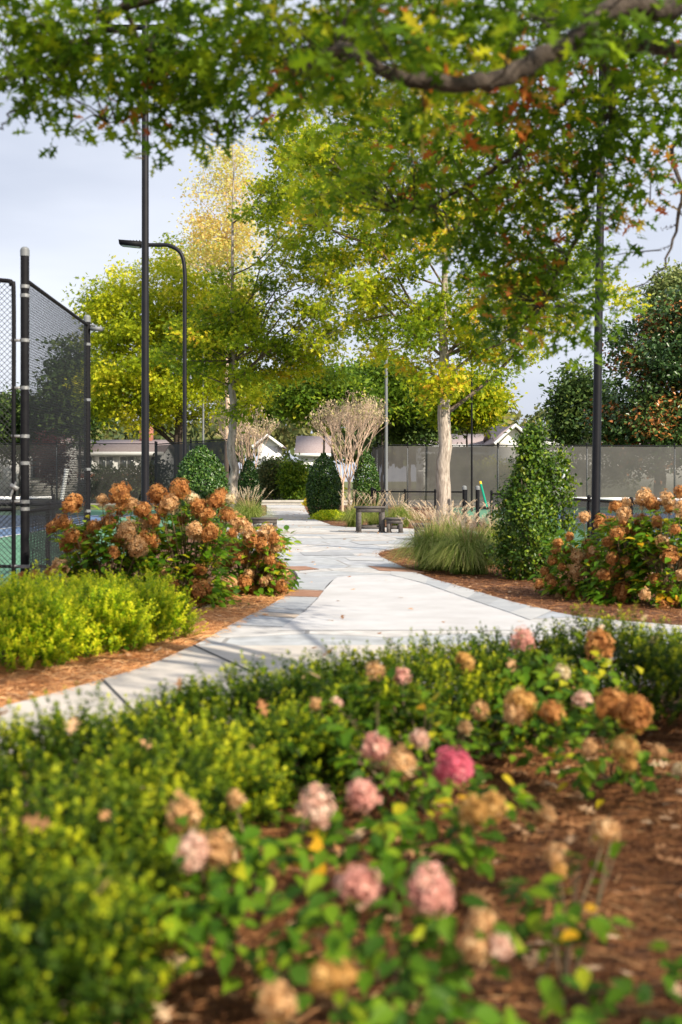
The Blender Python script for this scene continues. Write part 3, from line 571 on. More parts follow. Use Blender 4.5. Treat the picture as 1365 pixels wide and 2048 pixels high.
# thin young trees at the end of the walk
for x, d, y0, rx, lm, lab in [(545,86,905,18,'far_wood','thin multi stemmed young tree left of the walk end'),(560,92,900,25,'far_wood','greyish young tree beyond the street'),(590,84,928,17,'oak_green','fresh green shrubby tree beyond the street, left of the ovoid holly'),(640,90,950,35,'oak_yellow','olive yellow bush beyond the street behind the ovoid holly'),(510,96,930,25,'far_wood','olive shrub beyond the street behind the left trunk'),(605,98,960,30,'oak_yellow','yellowish round bush beyond the street')]:
    c = W(x, y0+(12 if d > 85 else 0), d); tree('young_tree', lab, 'tree', (c[0],d), c[2]+1, .06, [(0,0,c[2]*.68,rx*d/F,1,c[2]*.36),(0,0,c[2]*.35,rx*d/F*.9,1,c[2]*.33)], 60, 90, lm, 'crape', lsize=.26, sig=.4, z1=.12, limbs=6)
for x, y, d, rx, lm, nm, lab, cat in [(105,925,80,24,'redshrub','ornamental_tree','small red leaved tree in front of the plain white building','tree'),(300,965,72,60,'far_wood','shrub','olive shrub behind the left windscreen below the brick house','shrub'),(215,970,74,50,'dark_tree','shrub','dark shrub behind the left windscreen','shrub'),(905,945,76,55,'far_wood','shrub','olive brown shrub behind the windscreen right of the oak trunk','shrub'),(985,955,78,50,'oak_yellow','shrub','yellowish shrub behind the windscreen left of the upright holly','shrub'),(1200,930,74,90,'far_wood','shrub','dull brown green shrub bank behind the windscreen under the magnolia','shrub')]:
    c = W(x, y, d); tree(nm, lab, cat, (c[0],d), c[2]+.8, .07, [(0,0,max(c[2],.9),rx*d/F,1.3,.6+c[2]*.5)], 50, 80, lm, 'bark_dark', lsize=.22, sig=.38, z1=.12, limbs=6)
# distant wood
b = MB(); n = 0
for i in range(150):
    x = rng.uniform(-95, 140); y = rng.uniform(165, 210); hh = rng.uniform(9, 14)+max(0,(y-165)*.05)
    k = 420; u = unit(k); u[:,2] = abs(u[:,2])-.35; P = np.array([x,y,hh*.6])+u*[hh*.36,hh*.36,hh*.55]*rng.uniform(.8,1.1,(k,1))
    b.leaves(P, u+rng.normal(0,.4,(k,3)), rng.normal(0,1,(k,3)), rng.uniform(.8,1.5,k), *OVAL, np.clip(rng.random()*.6+rng.random(k)*.4,0,1))
b.build('distant_wood', 'far_wood', kind='stuff', label='distant mixed wood filling the skyline behind the houses', cat='wood')
# crape myrtles, leafless vases of pale stems
def crape(px, py, h, label, seed, spread=.32, n0=4, m='crape', trunks=1):
    g = G(px, py); t = thing('crape_myrtle', label, 'tree', g, 0, 'bare crape myrtles'); b = MB(); tips = []
    def grow(p, d, ln, r, lev):
        e = p+d*ln; q = smooth_path([p, (p+e)/2+rng.normal(0,.02*ln,3), e], 4); b.tube(q, np.linspace(r, r*.72, len(q)), 6 if lev < 2 else 4, cap=False)
        if lev >= 6: tips.append(e); return
        k = 3 if lev in (1,3) else 2
        for _ in range(k):
            nd = d+rng.normal(0, spread*.66, 3)*[1,1,.5]+[0,0,.10]; nd /= np.linalg.norm(nd); grow(e, nd, ln*rng.uniform(.66,.86), r*.66, lev+1)
    base = MB(); b.tube([(0,0,0),(.02,0,h*.26)], [.065,.05], 8)
    for i in range(n0):
        a = 2*math.pi*(i+.3*rng.random())/n0; d = np.array([math.cos(a)*spread, math.sin(a)*spread, 1.]); grow(np.array([.02,0,h*.26]), d/np.linalg.norm(d), h*.195, .030, 1)
    b.build('trunk', m, t, True)
    T = np.array(tips); n = len(T)*2; P = np.repeat(T, 2, 0)+rng.normal(0,.09,(n,3)); lb = MB(); lb.leaves(P, rng.normal(0,1,(n,3)), rng.normal(0,.5,(n,3))+[0,0,1], rng.uniform(.07,.14,n), *RHOMB, rng.random(n)**1.5); lb.build('seed_tips', 'crapeleaf', t, kind='stuff')
crape(685, 1030, 4.7, 'leftmost of the bare crape myrtles clustered behind the table', 1); crape(698, 1033, 4.8, 'middle bare crape myrtle in the cluster behind the table', 2); crape(712, 1024, 4.9, 'rightmost of the bare crape myrtles clustered behind the table', 3)
crape(481, 1030, 4.6, 'bare crape myrtle with reddish stems behind the slender oak', 4); crape(500, 1018, 4.4, 'bare crape myrtle farthest back behind the slender oak', 5)
# ------------------------------------------------------------ SHRUBS
def shrub(name, label, base, prof, n, lm, ls=.05, tm=OVAL, stems=8, lump=.12, cat='shrub', group=None, seedphase=0, rot=.8, bulk=.35, sq=1):
    """prof: list of (z, radius)"""
    t = thing(name, label, cat, (*base[:2],0), 0, group); Z = np.array([p[0] for p in prof]); Rr = np.array([p[1] for p in prof])
    g = np.linspace(Z[0], Z[-1], 60); wgt = np.interp(g, Z, Rr)+.03; z = rng.choice(g, n, p=wgt/wgt.sum())+rng.uniform(-.02,.02,n)*Z[-1]
    a = rng.uniform(0, 2*np.pi, n); ph = rng.uniform(0, 6, 6)
    lum = 1+lump*(np.sin(3*a+ph[0]+z*5)+np.sin(5*a+ph[1]-z*9/Z[-1]*1.5)+np.sin(2*a+ph[2]+z*13/Z[-1]))*.6+lump*.6*rng.normal(0,1,n)
    r = np.interp(z, Z, Rr)*lum*(1-bulk*rng.random(n)**2.2)
    P = np.stack([r*np.cos(a), r*np.sin(a)*sq, z], -1); O = np.stack([np.cos(a), np.sin(a), .3+.8*(z/Z[-1]-.3)], -1)
    b = MB(); b.leaves(P, O+rng.normal(0,rot,(n,3)), rng.normal(0,.6,(n,3))+O*.5+[0,0,.6], ls*rng.uniform(.7,1.3,n), *tm, np.clip(rng.random(n)*.6+.4*rng.random()+.25*(np.sin(7*a+z*20)>0.6),0,1)); b.build('foliage', lm, t)
    s_ = MB()
    for i in range(stems):
        an = rng.uniform(0,6.28); q = Rr.max()*.55; zt = Z[-1]*rng.uniform(.6,.93); s_.tube(smooth_path([(0,0,-.02),(q*.4*math.cos(an),q*.4*math.sin(an),zt*.4),(min(q,np.interp(zt,Z,Rr))*math.cos(an),min(q,np.interp(zt,Z,Rr))*math.sin(an),zt)],6), np.linspace(.018,.005,6), 5, cap=False)
    s_.build('stems', 'twig', t); return t
hb = G(1060,1160)
PR = np.array([(.02,.34),(.2,.50),(.5,.52),(.9,.47),(1.2,.39),(1.45,.29),(1.7,.19),(1.9,.11),(2.08,.05)])
hs = shrub('holly_bush', 'upright green holly with a ragged leaning top right of the walk', hb, [(z_,r_*.74) for z_,r_ in PR], 6000, 'holly', .055, OVAL, 14, .1)
b = MB()
for i in range(125):
    z_ = rng.uniform(.05,2.02); a_ = rng.uniform(0,6.28); r_ = np.interp(z_, PR[:,0], PR[:,1])*rng.uniform(.45,1.02); c_ = np.array([math.cos(a_)*r_+.03*z_, math.sin(a_)*r_, z_]); k = rng.integers(45,80); s1 = rng.uniform(.05,.085)
    off = rng.normal(0,s1,(k,3))*[1,1,1.15]; o_ = off/s1+np.array([math.cos(a_),math.sin(a_),.8])*.8
    b.leaves(c_+off, rng.normal(0,.6,(k,3))+o_*.5+[0,-.1,.3], rng.normal(0,.5,(k,3))+o_*.7+[0,0,.5], rng.uniform(.035,.062,k), *OVAL, np.clip(rng.random(k)*.6+rng.random()**1.5*.45,0,1))
b.build('leaf_clumps', 'holly', hs)
b = MB()      # stray shoots of the holly
for (dx, dz, ln) in ((.42,1.05,.65),(.5,.8,.6),(.36,1.35,.45),(.1,1.9,.2),(-.42,.5,.2),(.5,.4,.45),(-.15,1.75,.2)):
    k = int(420*ln); tt = rng.random(k); P = np.array([dx,0,dz])+np.stack([.06*tt,0*tt,ln*tt],-1)+rng.normal(0,.06,(k,3)); b.leaves(P, rng.normal(0,1,(k,3)), rng.normal(0,.5,(k,3))+[0,0,.8], rng.uniform(.04,.07,k), *OVAL, rng.random(k)*.8+.2)
b.build('shoots', 'holly', hs)
g = W(402,1000,29); shrub('holly_bush', 'round dark green holly behind the left hydrangeas', g, [(.1,.55),(.6,.68),(1.2,.66),(1.7,.5),(2.0,.28),(2.15,.08)], 11000, 'holly_dark', .075, OVAL, 8, .06)
g = G(648,1036); shrub('holly_bush', 'large ovoid clipped holly on the right of the far walk', g, [(.05,.48),(.6,.62),(1.2,.62),(1.7,.5),(2.05,.32),(2.3,.08)], 9000, 'holly_dark', .08, OVAL, 6, .04)
g = G(498,1030); shrub('holly_bush', 'dark conical holly just right of the slender oak trunk', g, [(.05,.48),(.7,.5),(1.3,.42),(1.8,.28),(2.2,.06)], 6500, 'holly_dark', .08, OVAL, 6, .05)
g = G(733,1024); shrub('holly_bush', 'dark ovoid holly behind the crape myrtles beside the windscreen fence', g, [(.05,.5),(.8,.58),(1.6,.5),(2.3,.3),(2.6,.06)], 6500, 'holly_dark', .09, OVAL, 6, .05)
g = G(660,1040); shrub('low_shrub', 'low yellow green shrub at the foot of the ovoid holly', g, [(.0,.6),(.15,.6),(.32,.3)], 2500, 'boxlit', .06, OVAL, 5, .15)
g = G(622,1012); shrub('low_shrub', 'small yellow shrub by the kerb end of the walk', g, [(.0,.4),(.15,.4),(.5,.2)], 1200, 'oak_yellow', .08, OVAL, 5, .15)
# sprig of boxwood: short stem with paired leaves
def sprig(ln=.13, pairs=11, lf=.023):
    b = MB(); b.tube([(0,0,-.03),(0,0,ln)], [.0016,.0008], 3, cap=False)
    vs = []; n = pairs*2+1
    z = np.concatenate([np.repeat(np.linspace(.0, ln, pairs), 2), [ln+.002]]); a = np.concatenate([np.repeat(np.arange(pairs)*1.57+rng.normal(0,.2,pairs), 2)+np.tile([0,np.pi], pairs), [0]])
    el = np.concatenate([np.repeat(np.linspace(.0,.75,pairs),2), [1.5]])+rng.normal(0,.15,n)
    Hd = np.stack([np.cos(a)*np.cos(el), np.sin(a)*np.cos(el), np.sin(el)], -1); Nr = np.stack([-np.cos(a)*np.sin(el), -np.sin(a)*np.sin(el), np.cos(el)], -1)+rng.normal(0,.15,(n,3))
    t = np.clip(.12+.62*(z/ln)**1.6+rng.normal(0,.11,n), .02, 1)
    c = MB(); c.leaves(np.stack([z*0,z*0,z],-1), Nr, Hd, lf*rng.uniform(.8,1.2,n)*np.where(z>ln*.8,.75,1), *OVAL, t)
    return c.v[0], c.f[0], c.t[0]
SPR = [sprig(rng.uniform(.08,.17), int(rng.integers(8,13)), rng.uniform(.019,.027)) for _ in range(12)]
def box_scatter(b, P, O, sc=1.0, dt=0, mi=None):
    k = rng.integers(0, len(SPR), len(P))
    for i in range(len(SPR)):
        q = k == i
        if q.any(): b.scatter(*SPR[i], P[q], rand_rot(q.sum(), .42, O[q]), np.broadcast_to(sc, len(P))[q]*rng.uniform(.75,1.2,q.sum()), (dt[q] if np.ndim(dt) else dt)+rng.normal(0,.15,q.sum()), mi)
def boxwood(base, r, h, n, label, lm, group):
    t = thing('boxwood_shrub', label, 'shrub', (*base,0), 0, group)
    u = unit(n); u[:,2] = abs(u[:,2]); ph = rng.uniform(0,6,4); a = np.arctan2(u[:,1],u[:,0])
    k = 1+.10*np.sin(3*a+ph[0]+4*u[:,2])+.08*np.sin(6*a+ph[1])+.06*rng.normal(0,1,n); k *= 1-.35*rng.random(n)**2
    q = np.sqrt(u[:,0]**2+u[:,1]**2)**.6; P = np.stack([np.cos(a)*q*r, np.sin(a)*q*r, u[:,2]**.8*h], -1)*k[:,None]
    b = MB(); box_scatter(b, P, np.stack([u[:,0]*.5,u[:,1]*.5,np.full(n,.9)],-1), 1.05, .14+0.06*np.sin(5*a+9*u[:,2])); b.build('foliage', lm, t)
    s_ = MB()
    for i in range(14): an = rng.uniform(0,6.28); s_.tube([(0,0,0),(r*.25*math.cos(an),r*.25*math.sin(an),h*.4),(r*.7*math.cos(an),r*.7*math.sin(an),h*.8)], [.01,.007,.003], 4, cap=False)
    s_.build('stems', 'twig', t)
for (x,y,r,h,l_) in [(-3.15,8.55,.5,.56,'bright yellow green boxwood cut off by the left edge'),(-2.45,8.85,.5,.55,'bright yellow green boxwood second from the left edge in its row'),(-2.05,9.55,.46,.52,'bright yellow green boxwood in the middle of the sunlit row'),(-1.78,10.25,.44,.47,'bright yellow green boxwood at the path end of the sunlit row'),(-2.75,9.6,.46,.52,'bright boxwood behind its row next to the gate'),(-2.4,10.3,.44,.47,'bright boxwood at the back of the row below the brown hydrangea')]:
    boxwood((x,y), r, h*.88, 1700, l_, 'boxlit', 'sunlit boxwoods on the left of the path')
# foreground hedge
hc = smooth_path([(-1.3,1.3,0),(-1.05,2.3,0),(-1.0,3.3,0),(-.95,4.1,0),(-.5,5.0,0),(.2,5.85,0),(1.1,6.5,0),(2.2,6.95,0),(3.4,7.15,0),(5.0,7.2,0)], 90)
hw = np.interp(np.linspace(0,1,len(hc)), [0,.3,.5,.7,1], [.52,.50,.50,.55,.62]); HT = thing('boxwood_hedge', 'loose green boxwood hedge curving across the foreground between path and pine straw bed', 'hedge', (-.95,4.1,0))
def hedge_pts(n, lo=.78):
    i = rng.uniform(0, len(hc)-1.01, n); i0 = i.astype(int); f = (i-i0)[:,None]; C = hc[i0]*(1-f)+hc[i0+1]*f; T = hc[i0+1]-hc[i0]; T /= np.linalg.norm(T,axis=1)[:,None]; Nn = np.stack([-T[:,1],T[:,0],0*i],-1)
    th = rng.uniform(.02, np.pi-.02, n); c, s_ = np.cos(th), np.sin(th); cu = np.sign(c)*abs(c)**.55; su = s_**.45
    w_ = hw[i0]; s = i*.12; k = 1+.07*np.sin(s*5.1)+.06*np.sin(s*9.7+2*cu)+.05*rng.normal(0,1,n); k *= 1-(1-lo)*rng.random(n)**1.6
    P = C+Nn*(cu*w_*k)[:,None]+np.stack([0*s,0*s,su*(.35+.10*np.clip(i/len(hc)*2.2-1,0,1)+.04*np.sin(s*6.3+3*cu))*k],-1)
    O = Nn*(cu*.55)[:,None]+np.array([0,0,.9]); return P, O, s
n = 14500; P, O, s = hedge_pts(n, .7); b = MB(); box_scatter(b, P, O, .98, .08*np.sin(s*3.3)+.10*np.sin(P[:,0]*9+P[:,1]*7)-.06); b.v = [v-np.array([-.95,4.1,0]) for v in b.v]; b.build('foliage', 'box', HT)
b = MB()
for i in range(500):
    k = rng.integers(0,len(hc)); c = hc[k]+[rng.normal(0,.08),rng.normal(0,.08),0]; e = c+[rng.normal(0,.25),rng.normal(0,.25),rng.uniform(.2,.36)]; b.tube(smooth_path([c,(c+e)/2+rng.normal(0,.03,3),e],4), np.linspace(.007,.003,4), 4, cap=False)
loc(b, HT).build('stems', 'twig', HT)
# ------------------------------------------------------------ HYDRANGEAS
def head_mesh(col, seed, nf=130, elong=1.0):
    """panicle of four petalled florets about 1 unit across"""
    b = MB(); k = np.arange(nf)+.5; ph = np.arccos(1-1.75*k/nf); th = np.pi*(1+5**.5)*k
    D = np.stack([np.cos(th)*np.sin(ph), np.sin(th)*np.sin(ph), np.cos(ph)], -1); lump = 1+.10*np.sin(3*th+ph*4+seed)+.11*rng.normal(0,1,nf)
    r = .44*lump; C = D*r[:,None]*[1,1,elong]*(1-.15*np.clip(D[:,2:3],0,1)*0)
    Rm = rand_rot(nf, .35, D); a = np.arange(4)*np.pi/2
    tv = []; tf = []
    for j in range(4):
        ca, sa = math.cos(a[j]), math.sin(a[j]); q = [(0,0,0),(.055,-.045,.012),(.105,0,.0),(.055,.045,.012)]
        tv += [(x*ca-y*sa, x*sa+y*ca, z+.02*(j%2)) for x,y,z in q]; tf.append([4*j,4*j+1,4*j+2,4*j+3])
    b.scatter(np.array(tv), tf, np.tile([.15,.55,.7,.55],4), C, Rm, rng.uniform(.95,1.55,nf), rng.normal(0,.22,nf))
    # inner fill of florets and stalk
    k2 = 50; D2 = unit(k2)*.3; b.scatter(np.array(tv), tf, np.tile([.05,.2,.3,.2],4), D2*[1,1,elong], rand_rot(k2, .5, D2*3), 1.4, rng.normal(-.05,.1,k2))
    return b.mesh('flower_head_'+col, 'head_'+col)
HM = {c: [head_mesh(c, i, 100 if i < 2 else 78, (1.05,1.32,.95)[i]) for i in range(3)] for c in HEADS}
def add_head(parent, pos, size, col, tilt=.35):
    o = bpy.data.objects.new('flower_head', HM[col][rng.integers(0,3)]); o.location = tuple(np.asarray(pos)-np.array(parent.location)); o.scale = (size,)*3
    o.rotation_euler = (rng.normal(0,tilt), rng.normal(0,tilt), rng.uniform(0,6.28)); link(o, parent)
def hydrangea(base, heads, blobs, label, lsize=.085, tips=True, group=None, lm='hydleaf', stem_r=.0035, cat='hydrangea'):
    """heads: (pos,size,col); blobs: (pos,radius,count)"""
    t = thing('hydrangea_bush', label, cat, (*base[:2],0), 0, group); b0 = np.array([base[0],base[1],0.]); st = MB(); lf = MB()
    def lv(P, n0, tint0=0): 
        n = len(P); O = P-(b0+[0,0,.1]); O /= np.linalg.norm(O,axis=1)[:,None]; Hd = O*[1,1,.2]+rng.normal(0,.6,(n,3))*[1,1,.35]+[0,0,-.12]
        lf.leaves(P, rng.normal(0,.38,(n,3))+[0,0,1]+O*.3, Hd, lsize*rng.uniform(.65,1.25,n), *HLEAF, np.clip(rng.random(n)*.9+tint0,0,1))
    for pos, sz, col in heads:
        pos = np.asarray(pos, float); add_head(t, pos, sz, col); s0 = b0+[rng.normal(0,.04),rng.normal(0,.04),0]
        q = smooth_path([s0, (s0*.45+pos*.55)*[1,1,.9]+rng.normal(0,.015,3), pos-[0,0,sz*.2]], 7); st.tube(q, np.linspace(stem_r*1.5,stem_r*.8,len(q)), 5, cap=False)
        if tips: k = 5; P = q[rng.integers(2,6,k)]+rng.normal(0,.02,(k,3)); lv(P, k)
    for pos, r, cnt in blobs:
        pos = np.asarray(pos, float); q = smooth_path([b0, (b0+pos)/2, pos], 5); st.tube(q, np.linspace(stem_r*1.3,stem_r*.6,len(q)), 4, cap=False)
        P = pos+rng.normal(0,.5,(cnt,3))*np.array([r,r,r*.8]); P[:,2] = np.maximum(P[:,2], .03); lv(P, cnt, rng.normal(0,.08))
        for _ in range(max(1,cnt//8)): e = pos+rng.normal(0,.45*r,3); st.tube([pos*.6+b0*.4, e], [stem_r,stem_r*.5], 3, cap=False)
    lf.v = [v-b0 for v in lf.v]; st.v = [v-b0 for v in st.v]
    lf.build('foliage', lm, t); st.build('stems', 'stem', t, True); return t
_hl = [(0,.0),(.12,.17),(.35,.30),(.62,.26),(.85,.12)]
HLEAF = (np.array([(x,y,.25*abs(y)-.12*x*x) for x,y in _hl]+[(1.05,0,-.16)]+[(x,-y,.25*abs(y)-.12*x*x) for x,y in reversed(_hl[1:])]+[(.35,0,-.015),(.7,0,-.06)]), [[0,1,2,10],[10,2,3,11],[11,3,4,5],[0,10,8,9],[10,11,7,8],[11,5,6,7]])
# foreground heads: (column, row, width in px, height of the head above ground, colour)
FG = {
 'back': ('low hydrangea with a pink head, nearest the hedge', (1060,1440,.0), [(1045,1283,50,.50,'pink'),(1200,1293,60,.50,'brown'),(930,1325,44,.48,'gold'),(1025,1335,28,.44,'tan'),(1125,1348,34,.45,'cream'),(1040,1405,66,.44,'gold'),(1030,1428,50,.40,'tan'),(1103,1425,48,.42,'brown'),(1165,1400,42,.42,'blush'),(960,1422,40,.36,'tan')],
    [(1060,1335,.44,.16,22),(1130,1370,.42,.18,26),(1180,1340,.44,.14,18),(1020,1380,.38,.14,18),(1100,1440,.32,.18,22),(1000,1460,.25,.14,14),(1080,1485,.2,.12,10)]),
 'right': ('low hydrangea with the biggest tan double head, under the hedge on the right', (1230,1560,.0), [(1225,1410,74,.44,'brown'),(1268,1430,70,.42,'brown'),(1250,1497,58,.33,'gold'),(1258,1530,34,.25,'gold'),(1320,1505,28,.3,'tan'),(1362,1540,34,.25,'cream'),(1180,1500,36,.3,'tan')],
    [(1190,1440,.36,.13,18),(1240,1460,.34,.10,12),(1140,1510,.25,.12,14),(1290,1535,.2,.10,12),(1180,1550,.18,.1,8)]),
 'mid': ('low hydrangea with the vivid rose pink head', (850,1620,.0), [(752,1345,38,.50,'tan'),(805,1353,40,.49,'pink'),(632,1410,30,.42,'tan'),(672,1408,30,.42,'blush'),(930,1455,32,.36,'tan'),(840,1478,44,.38,'blush'),(752,1498,60,.40,'pink'),(802,1533,66,.37,'tan'),(908,1535,84,.40,'rose')],
    [(700,1430,.36,.16,26),(780,1410,.38,.16,26),(850,1430,.36,.16,26),(700,1490,.32,.16,24),(880,1490,.32,.15,18),(930,1470,.3,.12,14),(650,1470,.32,.12,16),(960,1570,.25,.1,10),(820,1590,.26,.14,16),(860,1560,.25,.12,12)]),
 'centre': ('low hydrangea with gold and blush heads at the middle of the bed', (820,1760,.0), [(725,1593,70,.38,'pink'),(632,1618,76,.38,'blush'),(945,1625,60,.37,'gold'),(985,1612,58,.37,'gold'),(1090,1630,48,.28,'tan')],
    [(680,1660,.3,.12,14),(780,1660,.3,.14,18),(860,1640,.3,.12,14),(920,1690,.26,.10,10),(960,1690,.3,.08,8),(640,1690,.28,.10,9),(1010,1600,.34,.08,8),(790,1720,.22,.12,10)]),
 'left': ('low hydrangea with a tan double head beside the hedge on the left', (460,1830,.0), [(367,1630,76,.40,'tan'),(385,1705,80,.38,'blush'),(436,1698,76,.38,'tan'),(470,1598,44,.30,'tan')],
    [(520,1690,.34,.10,10),(420,1790,.3,.12,12),(380,1850,.26,.12,14),(470,1850,.25,.12,12),(560,1700,.3,.1,10),(500,1740,.28,.11,10),(510,1950,.15,.08,7)]),
 'front': ('low hydrangea with two round pink heads in front', (820,1960,.0), [(720,1772,90,.40,'pink'),(860,1783,98,.40,'pink'),(965,1850,70,.36,'tan'),(950,1895,66,.33,'tan'),(1000,1895,60,.33,'blush')],
    [(620,1820,.32,.12,12),(660,1860,.3,.12,12),(780,1760,.36,.10,8),(790,1850,.3,.12,10),(880,1860,.3,.10,8),(610,1900,.25,.12,10),(840,1950,.26,.08,7)]),
 'edge': ('low hydrangea with drooping gold heads at the bottom edge', (700,2200,.0), [(650,1955,70,.36,'gold'),(690,1950,60,.36,'gold'),(555,2005,78,.34,'tan')],
    [(760,2010,.3,.10,9),(840,1990,.32,.10,9),(860,2040,.3,.10,8),(740,2040,.28,.08,6),(930,2030,.28,.08,7)]),
 'sprouts': ('sparse hydrangea sprouts over the pine straw at lower right', (1130,2000,.0), [(1210,1665,66,.30,'tan'),(1115,1710,56,.28,'tan'),(1120,1745,34,.25,'gold')],
    [(1080,1790,.32,.11,11),(1120,1840,.3,.10,8),(1190,1850,.3,.07,6),(1160,1720,.28,.05,3),(1230,1710,.25,.05,3),(1130,2010,.3,.08,7),(1190,1980,.25,.07,5),(1350,1960,.25,.08,5),(1340,2030,.25,.06,4)])}
for k_, (lab, (bx,by_,_), hd_, bb_) in FG.items():
    hs_ = [(G(x,y,z), w_*F*(H-z)/(y-HZ)/F*.94, c) for x,y,w_,z,c in hd_]; bs_ = [(G(x,y,z), r, int(n_*1.75)) for x,y,z,r,n_ in bb_]
    hydrangea(G(bx,by_), hs_, bs_, lab, lsize=.062, lm='hydleaf_low', group='low hydrangeas in the foreground bed')
def mid_hyd(base_px, d, heads, label, blob_box, nb, cols, seed, sz=1.0, lm='hydleaf', per=26, rad=.16, group=None):
    X = (base_px-CX)*d/F; hh = []
    for x, y, w_ in heads: dd = d-.22+rng.uniform(-.2,.2); hh.append((W(x,y,dd), w_*dd/F*.86*sz, cols[rng.integers(0,len(cols))]))
    for x, y, w_ in heads:
        if rng.random() < .75: dd = d+rng.uniform(-.35,.3); hh.append((W(x+rng.normal(0,17), y+abs(rng.normal(0,20))+4, dd), w_*dd/F*rng.uniform(.55,.85), cols[rng.integers(0,len(cols))]))
    x0,x1,y0,y1 = blob_box; bb_ = []; nb = int(nb*1.35)
    for i in range(nb):
        u_, v_ = rng.random(), rng.random(); x = x0+(x1-x0)*u_; y = y0+(y1-y0)*(v_+.15*abs(u_-.5)); bb_.append((np.maximum(W(x,y,d+rng.uniform(-.25,.5)),[-99,0,.08]), rad, per))
    hydrangea((X,d), hh, bb_, label, lsize=.10, group=group, stem_r=.005, lm=lm)
GL = 'dried hydrangeas on the left of the walk'; GR = 'dried hydrangeas on the right of the walk'
mid_hyd(220, 12.7, [(150,1005,42),(240,990,50),(220,1045,46),(145,1072,40),(190,1052,34),(168,1085,40),(255,1060,42),(285,1022,38),(292,1055,46),(300,1082,46),(278,1092,40),(125,1045,38),(235,1078,28),(120,1133,42),(130,1165,32),(228,1105,26),(265,1010,36),(205,1000,30),(70,1150,24),(135,1090,36),(310,1040,30)],
    'brown headed hydrangea at the left end, against the tall fence', (130,305,1045,1190), 46, ['brown','brown','brown','tan'], 1, group=GL)
mid_hyd(375, 12.9, [(315,990,44),(360,980,46),(340,1008,36),(385,1000,38),(325,1022,28),(365,1040,30),(390,1060,42),(420,1065,46),(400,1015,40),(432,1003,42),(455,1030,36),(440,990,30),(415,1030,38),(330,1145,32),(342,1170,34),(400,1140,32),(365,1165,28),(400,1180,58),(418,1226,46),(388,1212,38),(432,1215,36),(345,1090,24),(362,1190,30)],
    'tall middle hydrangea with tan and brown heads left of the walk', (300,450,1020,1205), 46, ['brown','tan','brown','cream','tan','brown'], 2, group=GL)
mid_hyd(500, 14.2, [(475,1045,40),(455,1085,44),(480,1108,46),(495,1060,34),(503,1078,36),(535,1065,36),(525,1090,34),(548,1076,28),(552,1095,26),(515,1120,36),(540,1120,28),(562,1132,28),(570,1150,30),(500,1148,30),(525,1155,34),(553,1165,34),(460,1165,36),(465,1190,36),(490,1165,34),(508,1182,36),(562,1180,22),(540,1142,26),(430,1120,34),(445,1195,30),(520,1100,24)],
    'leafy hydrangea reaching toward the walk with many small brown heads', (430,575,1060,1190), 40, ['brown','tan','brown','tan'], 3, group=GL, per=20)
mid_hyd(1175, 14.0, [(1168,1034,26),(1202,1044,32),(1140,1074,20),(1116,1087,24),(1136,1100,26),(1157,1113,34),(1178,1117,30),(1106,1121,24),(1089,1143,24),(1153,1143,42),(1176,1091,28),(1190,1110,26),(1153,1198,28),(1166,1207,32),(1080,1168,22),(1105,1168,24),(1131,1168,26),(1174,1181,28),(1195,1145,28),(1112,1102,20),(1125,1135,22),(1140,1180,24),(1200,1170,28)],
    'brown headed hydrangea nearest the upright holly', (1105,1215,1080,1200), 30, ['brown','brown','brown','tan'], 4, group=GR, per=22)
mid_hyd(1250, 13.3, [(1232,1014,32),(1249,1029,36),(1288,997,42),(1305,1008,36),(1283,1042,36),(1236,1068,34),(1251,1059,30),(1277,1087,34),(1226,1117,32),(1208,1151,34),(1247,1181,40),(1240,1203,34),(1299,1123,22),(1230,1143,30),(1262,1105,30),(1204,1194,28),(1215,1085,26),(1262,1150,26)],
    'tall hydrangea with copper heads right of the light pole', (1195,1295,1040,1200), 34, ['brown','brown','tan'], 5, group=GR)
mid_hyd(1335, 12.9, [(1335,999,34),(1326,1083,34),(1341,1111,40),(1326,1216,30),(1362,985,30),(1362,1018,34),(1315,1045,28),(1350,1060,28),(1365,1150,30),(1310,1160,28),(1345,1180,26),(1390,1090,40),(1400,1030,40),(1290,1190,26)],
    'copper headed hydrangea cut off by the right edge', (1280,1400,1020,1200), 36, ['brown','tan','brown'], 6, group=GR)
